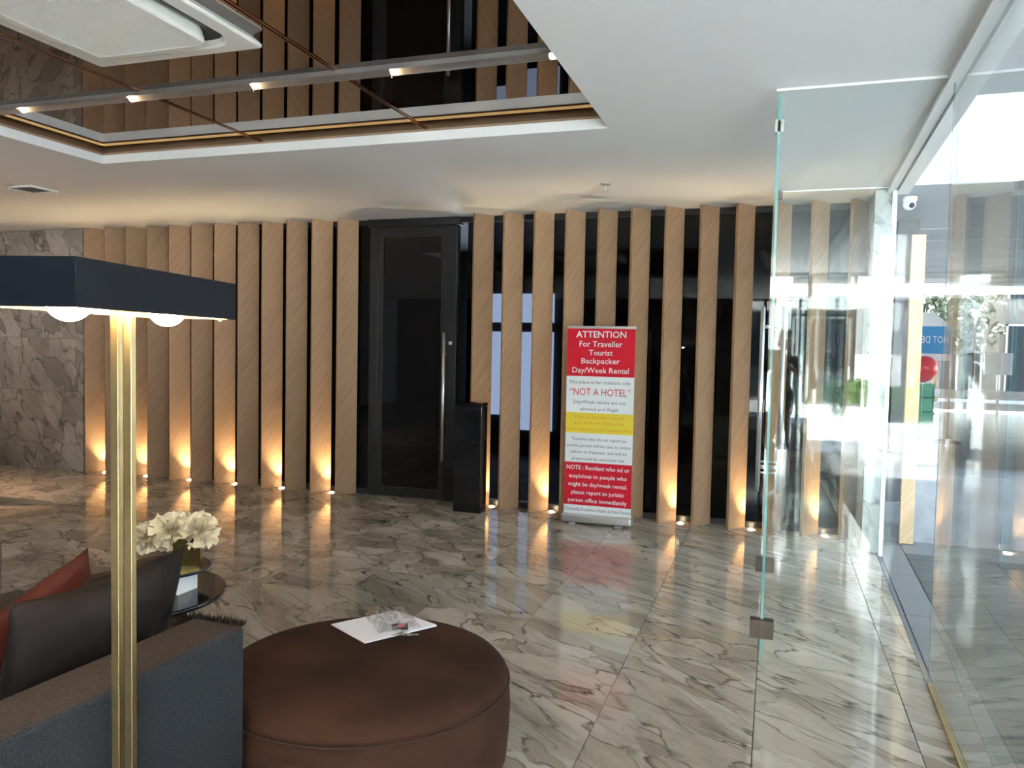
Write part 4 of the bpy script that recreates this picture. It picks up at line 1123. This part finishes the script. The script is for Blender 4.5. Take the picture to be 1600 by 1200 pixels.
P = [(0, 0, 0.92, (0.14, 0.10)), (0, 0, 1.10, (0.13, 0.09)), (0, -0.01, 1.28, (0.155, 0.105)), (0, -0.01, 1.40, (0.12, 0.08)), (0, 0.01, 1.475, 0.052), (0, 0.03, 1.54, 0.055),
     (-0.19, 0, 1.385, 0.052), (-0.29, 0.10, 1.16, 0.041), (-0.165, 0.305, 1.40, 0.028), (-0.150, 0.325, 1.44, 0.026),
     (0.19, 0, 1.385, 0.052), (0.27, 0.10, 1.16, 0.041), (-0.015, 0.305, 1.40, 0.028), (-0.030, 0.325, 1.44, 0.026),
     (-0.095, 0, 0.86, 0.085), (-0.105, 0.01, 0.48, 0.056), (-0.11, -0.01, 0.10, 0.036), (0.095, 0, 0.86, 0.085), (0.105, 0.01, 0.48, 0.056), (0.11, -0.01, 0.10, 0.036)]
E_ = [(0, 1), (1, 2), (2, 3), (3, 4), (4, 5), (3, 6), (6, 7), (7, 8), (8, 9), (3, 10), (10, 11), (11, 12), (12, 13), (0, 14), (14, 15), (15, 16), (0, 17), (17, 18), (18, 19)]
skin('body', P, E_, M['skin'], pr)
bm = bmesh.new(); bmesh.ops.create_uvsphere(bm, u_segments=28, v_segments=20, radius=1.0)
for v in bm.verts:
    x, y, z = v.co
    jaw = 1 - 0.28 * max(0, -z) ** 1.5
    v.co = Vector((x * 0.077 * jaw, y * 0.098 * (1 - 0.1 * max(0, -z)), z * 0.118))
    if y > 0.8 and -0.25 < z < 0.12 and abs(x) < 0.22: v.co.y += 0.020 * (1 - abs(x) / 0.22) * (1 - abs(z + 0.1) / 0.3)
    if y > 0.7 and 0.02 < z < 0.22 and 0.2 < abs(x) < 0.55: v.co.y -= 0.010
    v.co += Vector((0.0, 0.045, 1.61))
head = bm_obj('head', bm, M['skin'], pr, smooth=True)
for s_ in (-1, 1):
    bm = bmesh.new(); bmesh.ops.create_uvsphere(bm, u_segments=10, v_segments=8, radius=0.011)
    for v in bm.verts: v.co += Vector((s_ * 0.030, 0.128, 1.622))
    bm_obj('eye', bm, M['keyblack'], head, smooth=True)
    bm = bmesh.new(); bmesh.ops.create_uvsphere(bm, u_segments=12, v_segments=8, radius=1.0)
    for v in bm.verts: v.co = Vector((v.co.x * 0.010 + s_ * 0.078, v.co.y * 0.020 + 0.035, v.co.z * 0.032 + 1.61))
    bm_obj('ear', bm, M['skin'], head, smooth=True)
box('mouth', -0.024, 0.024, 0.128, 0.136, 1.553, 1.563, M['balred'], head, bev=0.003)
bm = bmesh.new(); bmesh.ops.create_uvsphere(bm, u_segments=28, v_segments=18, radius=1.0)
bmesh.ops.delete(bm, geom=[v for v in bm.verts if v.co.z < 0.12 + 0.45 * v.co.y and not (v.co.y < -0.25 and v.co.z > -0.45)], context='VERTS')
for v in bm.verts: v.co = Vector((v.co.x * 0.084, v.co.y * 0.106 + 0.043, v.co.z * 0.126 + 1.612))
bm_obj('hair', bm, M['hair'], pr, smooth=True)
skin('shirt', [(0, 0, 0.88, (0.165, 0.125)), (0, 0, 1.10, (0.155, 0.115)), (0, -0.01, 1.28, (0.175, 0.125)), (0, -0.01, 1.41, (0.125, 0.09)), (-0.195, 0, 1.385, 0.068), (-0.255, 0.06, 1.245, 0.062), (0.195, 0, 1.385, 0.068), (0.24, 0.06, 1.245, 0.062)],
     [(0, 1), (1, 2), (2, 3), (3, 4), (4, 5), (3, 6), (6, 7)], M['shirt'], pr)
skin('shorts', [(0, 0, 0.90, (0.155, 0.118)), (-0.10, 0, 0.82, 0.105), (-0.108, 0.008, 0.50, 0.085), (0.10, 0, 0.82, 0.105), (0.108, 0.008, 0.50, 0.085)], [(0, 1), (1, 2), (0, 3), (3, 4)], M['shorts'], pr)
for s_ in (-1, 1):
    bm = bmesh.new(); add_box(bm, s_ * 0.11 - 0.045, s_ * 0.11 + 0.045, -0.09, 0.17, 0.0, 0.075, 0.025, 3)
    bm_obj('shoe', bm, M['keyblack'], pr, smooth=True)
def hand(wx, side):
    """palm beside the phone, four fingers behind it and the thumb in front; side = +1 when the phone lies towards +x"""
    w = Vector((wx, 0.325, 1.44)); h_ = empty('hand', (0, 0, 0)); h_.parent = pr
    pts = [(*w, 0.022), (w.x + 0.004 * side, w.y + 0.012, w.z + 0.035, (0.036, 0.016)), (w.x + 0.010 * side, w.y + 0.018, w.z + 0.066, (0.034, 0.014))]
    ed = [(0, 1), (1, 2)]
    skin('palm', pts, ed, M['skin'], h_, 1)
    for k, ln in enumerate((0.062, 0.070, 0.066, 0.052)):
        b = Vector((w.x + 0.010 * side, w.y + 0.014, w.z + 0.078 - 0.017 * k))
        skin('finger', [(*b, 0.009), (b.x + 0.012 * side, b.y + 0.022, b.z + 0.006, 0.0088), (b.x + (0.012 + ln * 0.45) * side, b.y + 0.026, b.z + 0.004, 0.008), (b.x + (0.012 + ln * 0.75) * side, b.y + 0.020, b.z, 0.007)], [(0, 1), (1, 2), (2, 3)], M['skin'], h_, 1)
    b = Vector((w.x + 0.004 * side, w.y + 0.004, w.z + 0.030))
    skin('thumb', [(*b, 0.011), (b.x + 0.018 * side, b.y - 0.006, b.z + 0.022, 0.010), (b.x + 0.040 * side, b.y - 0.004, b.z + 0.034, 0.0085)], [(0, 1), (1, 2)], M['skin'], h_, 1)
hand(-0.190, 1); hand(0.000, -1)
ph = empty('phone', (0.004, -0.051, 1.495)); tag(ph, 'dark phone held up by the person reflected in the glass', 'phone')
box('phone_case', -0.078, 0.078, -0.0035, 0.0035, -0.037, 0.037, M['keyblack'], ph, bev=0.003)
box('screen', -0.072, 0.072, -0.0045, -0.0036, -0.033, 0.033, M['farglass'], ph)
cyl('camera_lens', (0.055, 0.0034, 0.02), (0.055, 0.006, 0.02), 0.007, M['farglass'], ph, n=14)
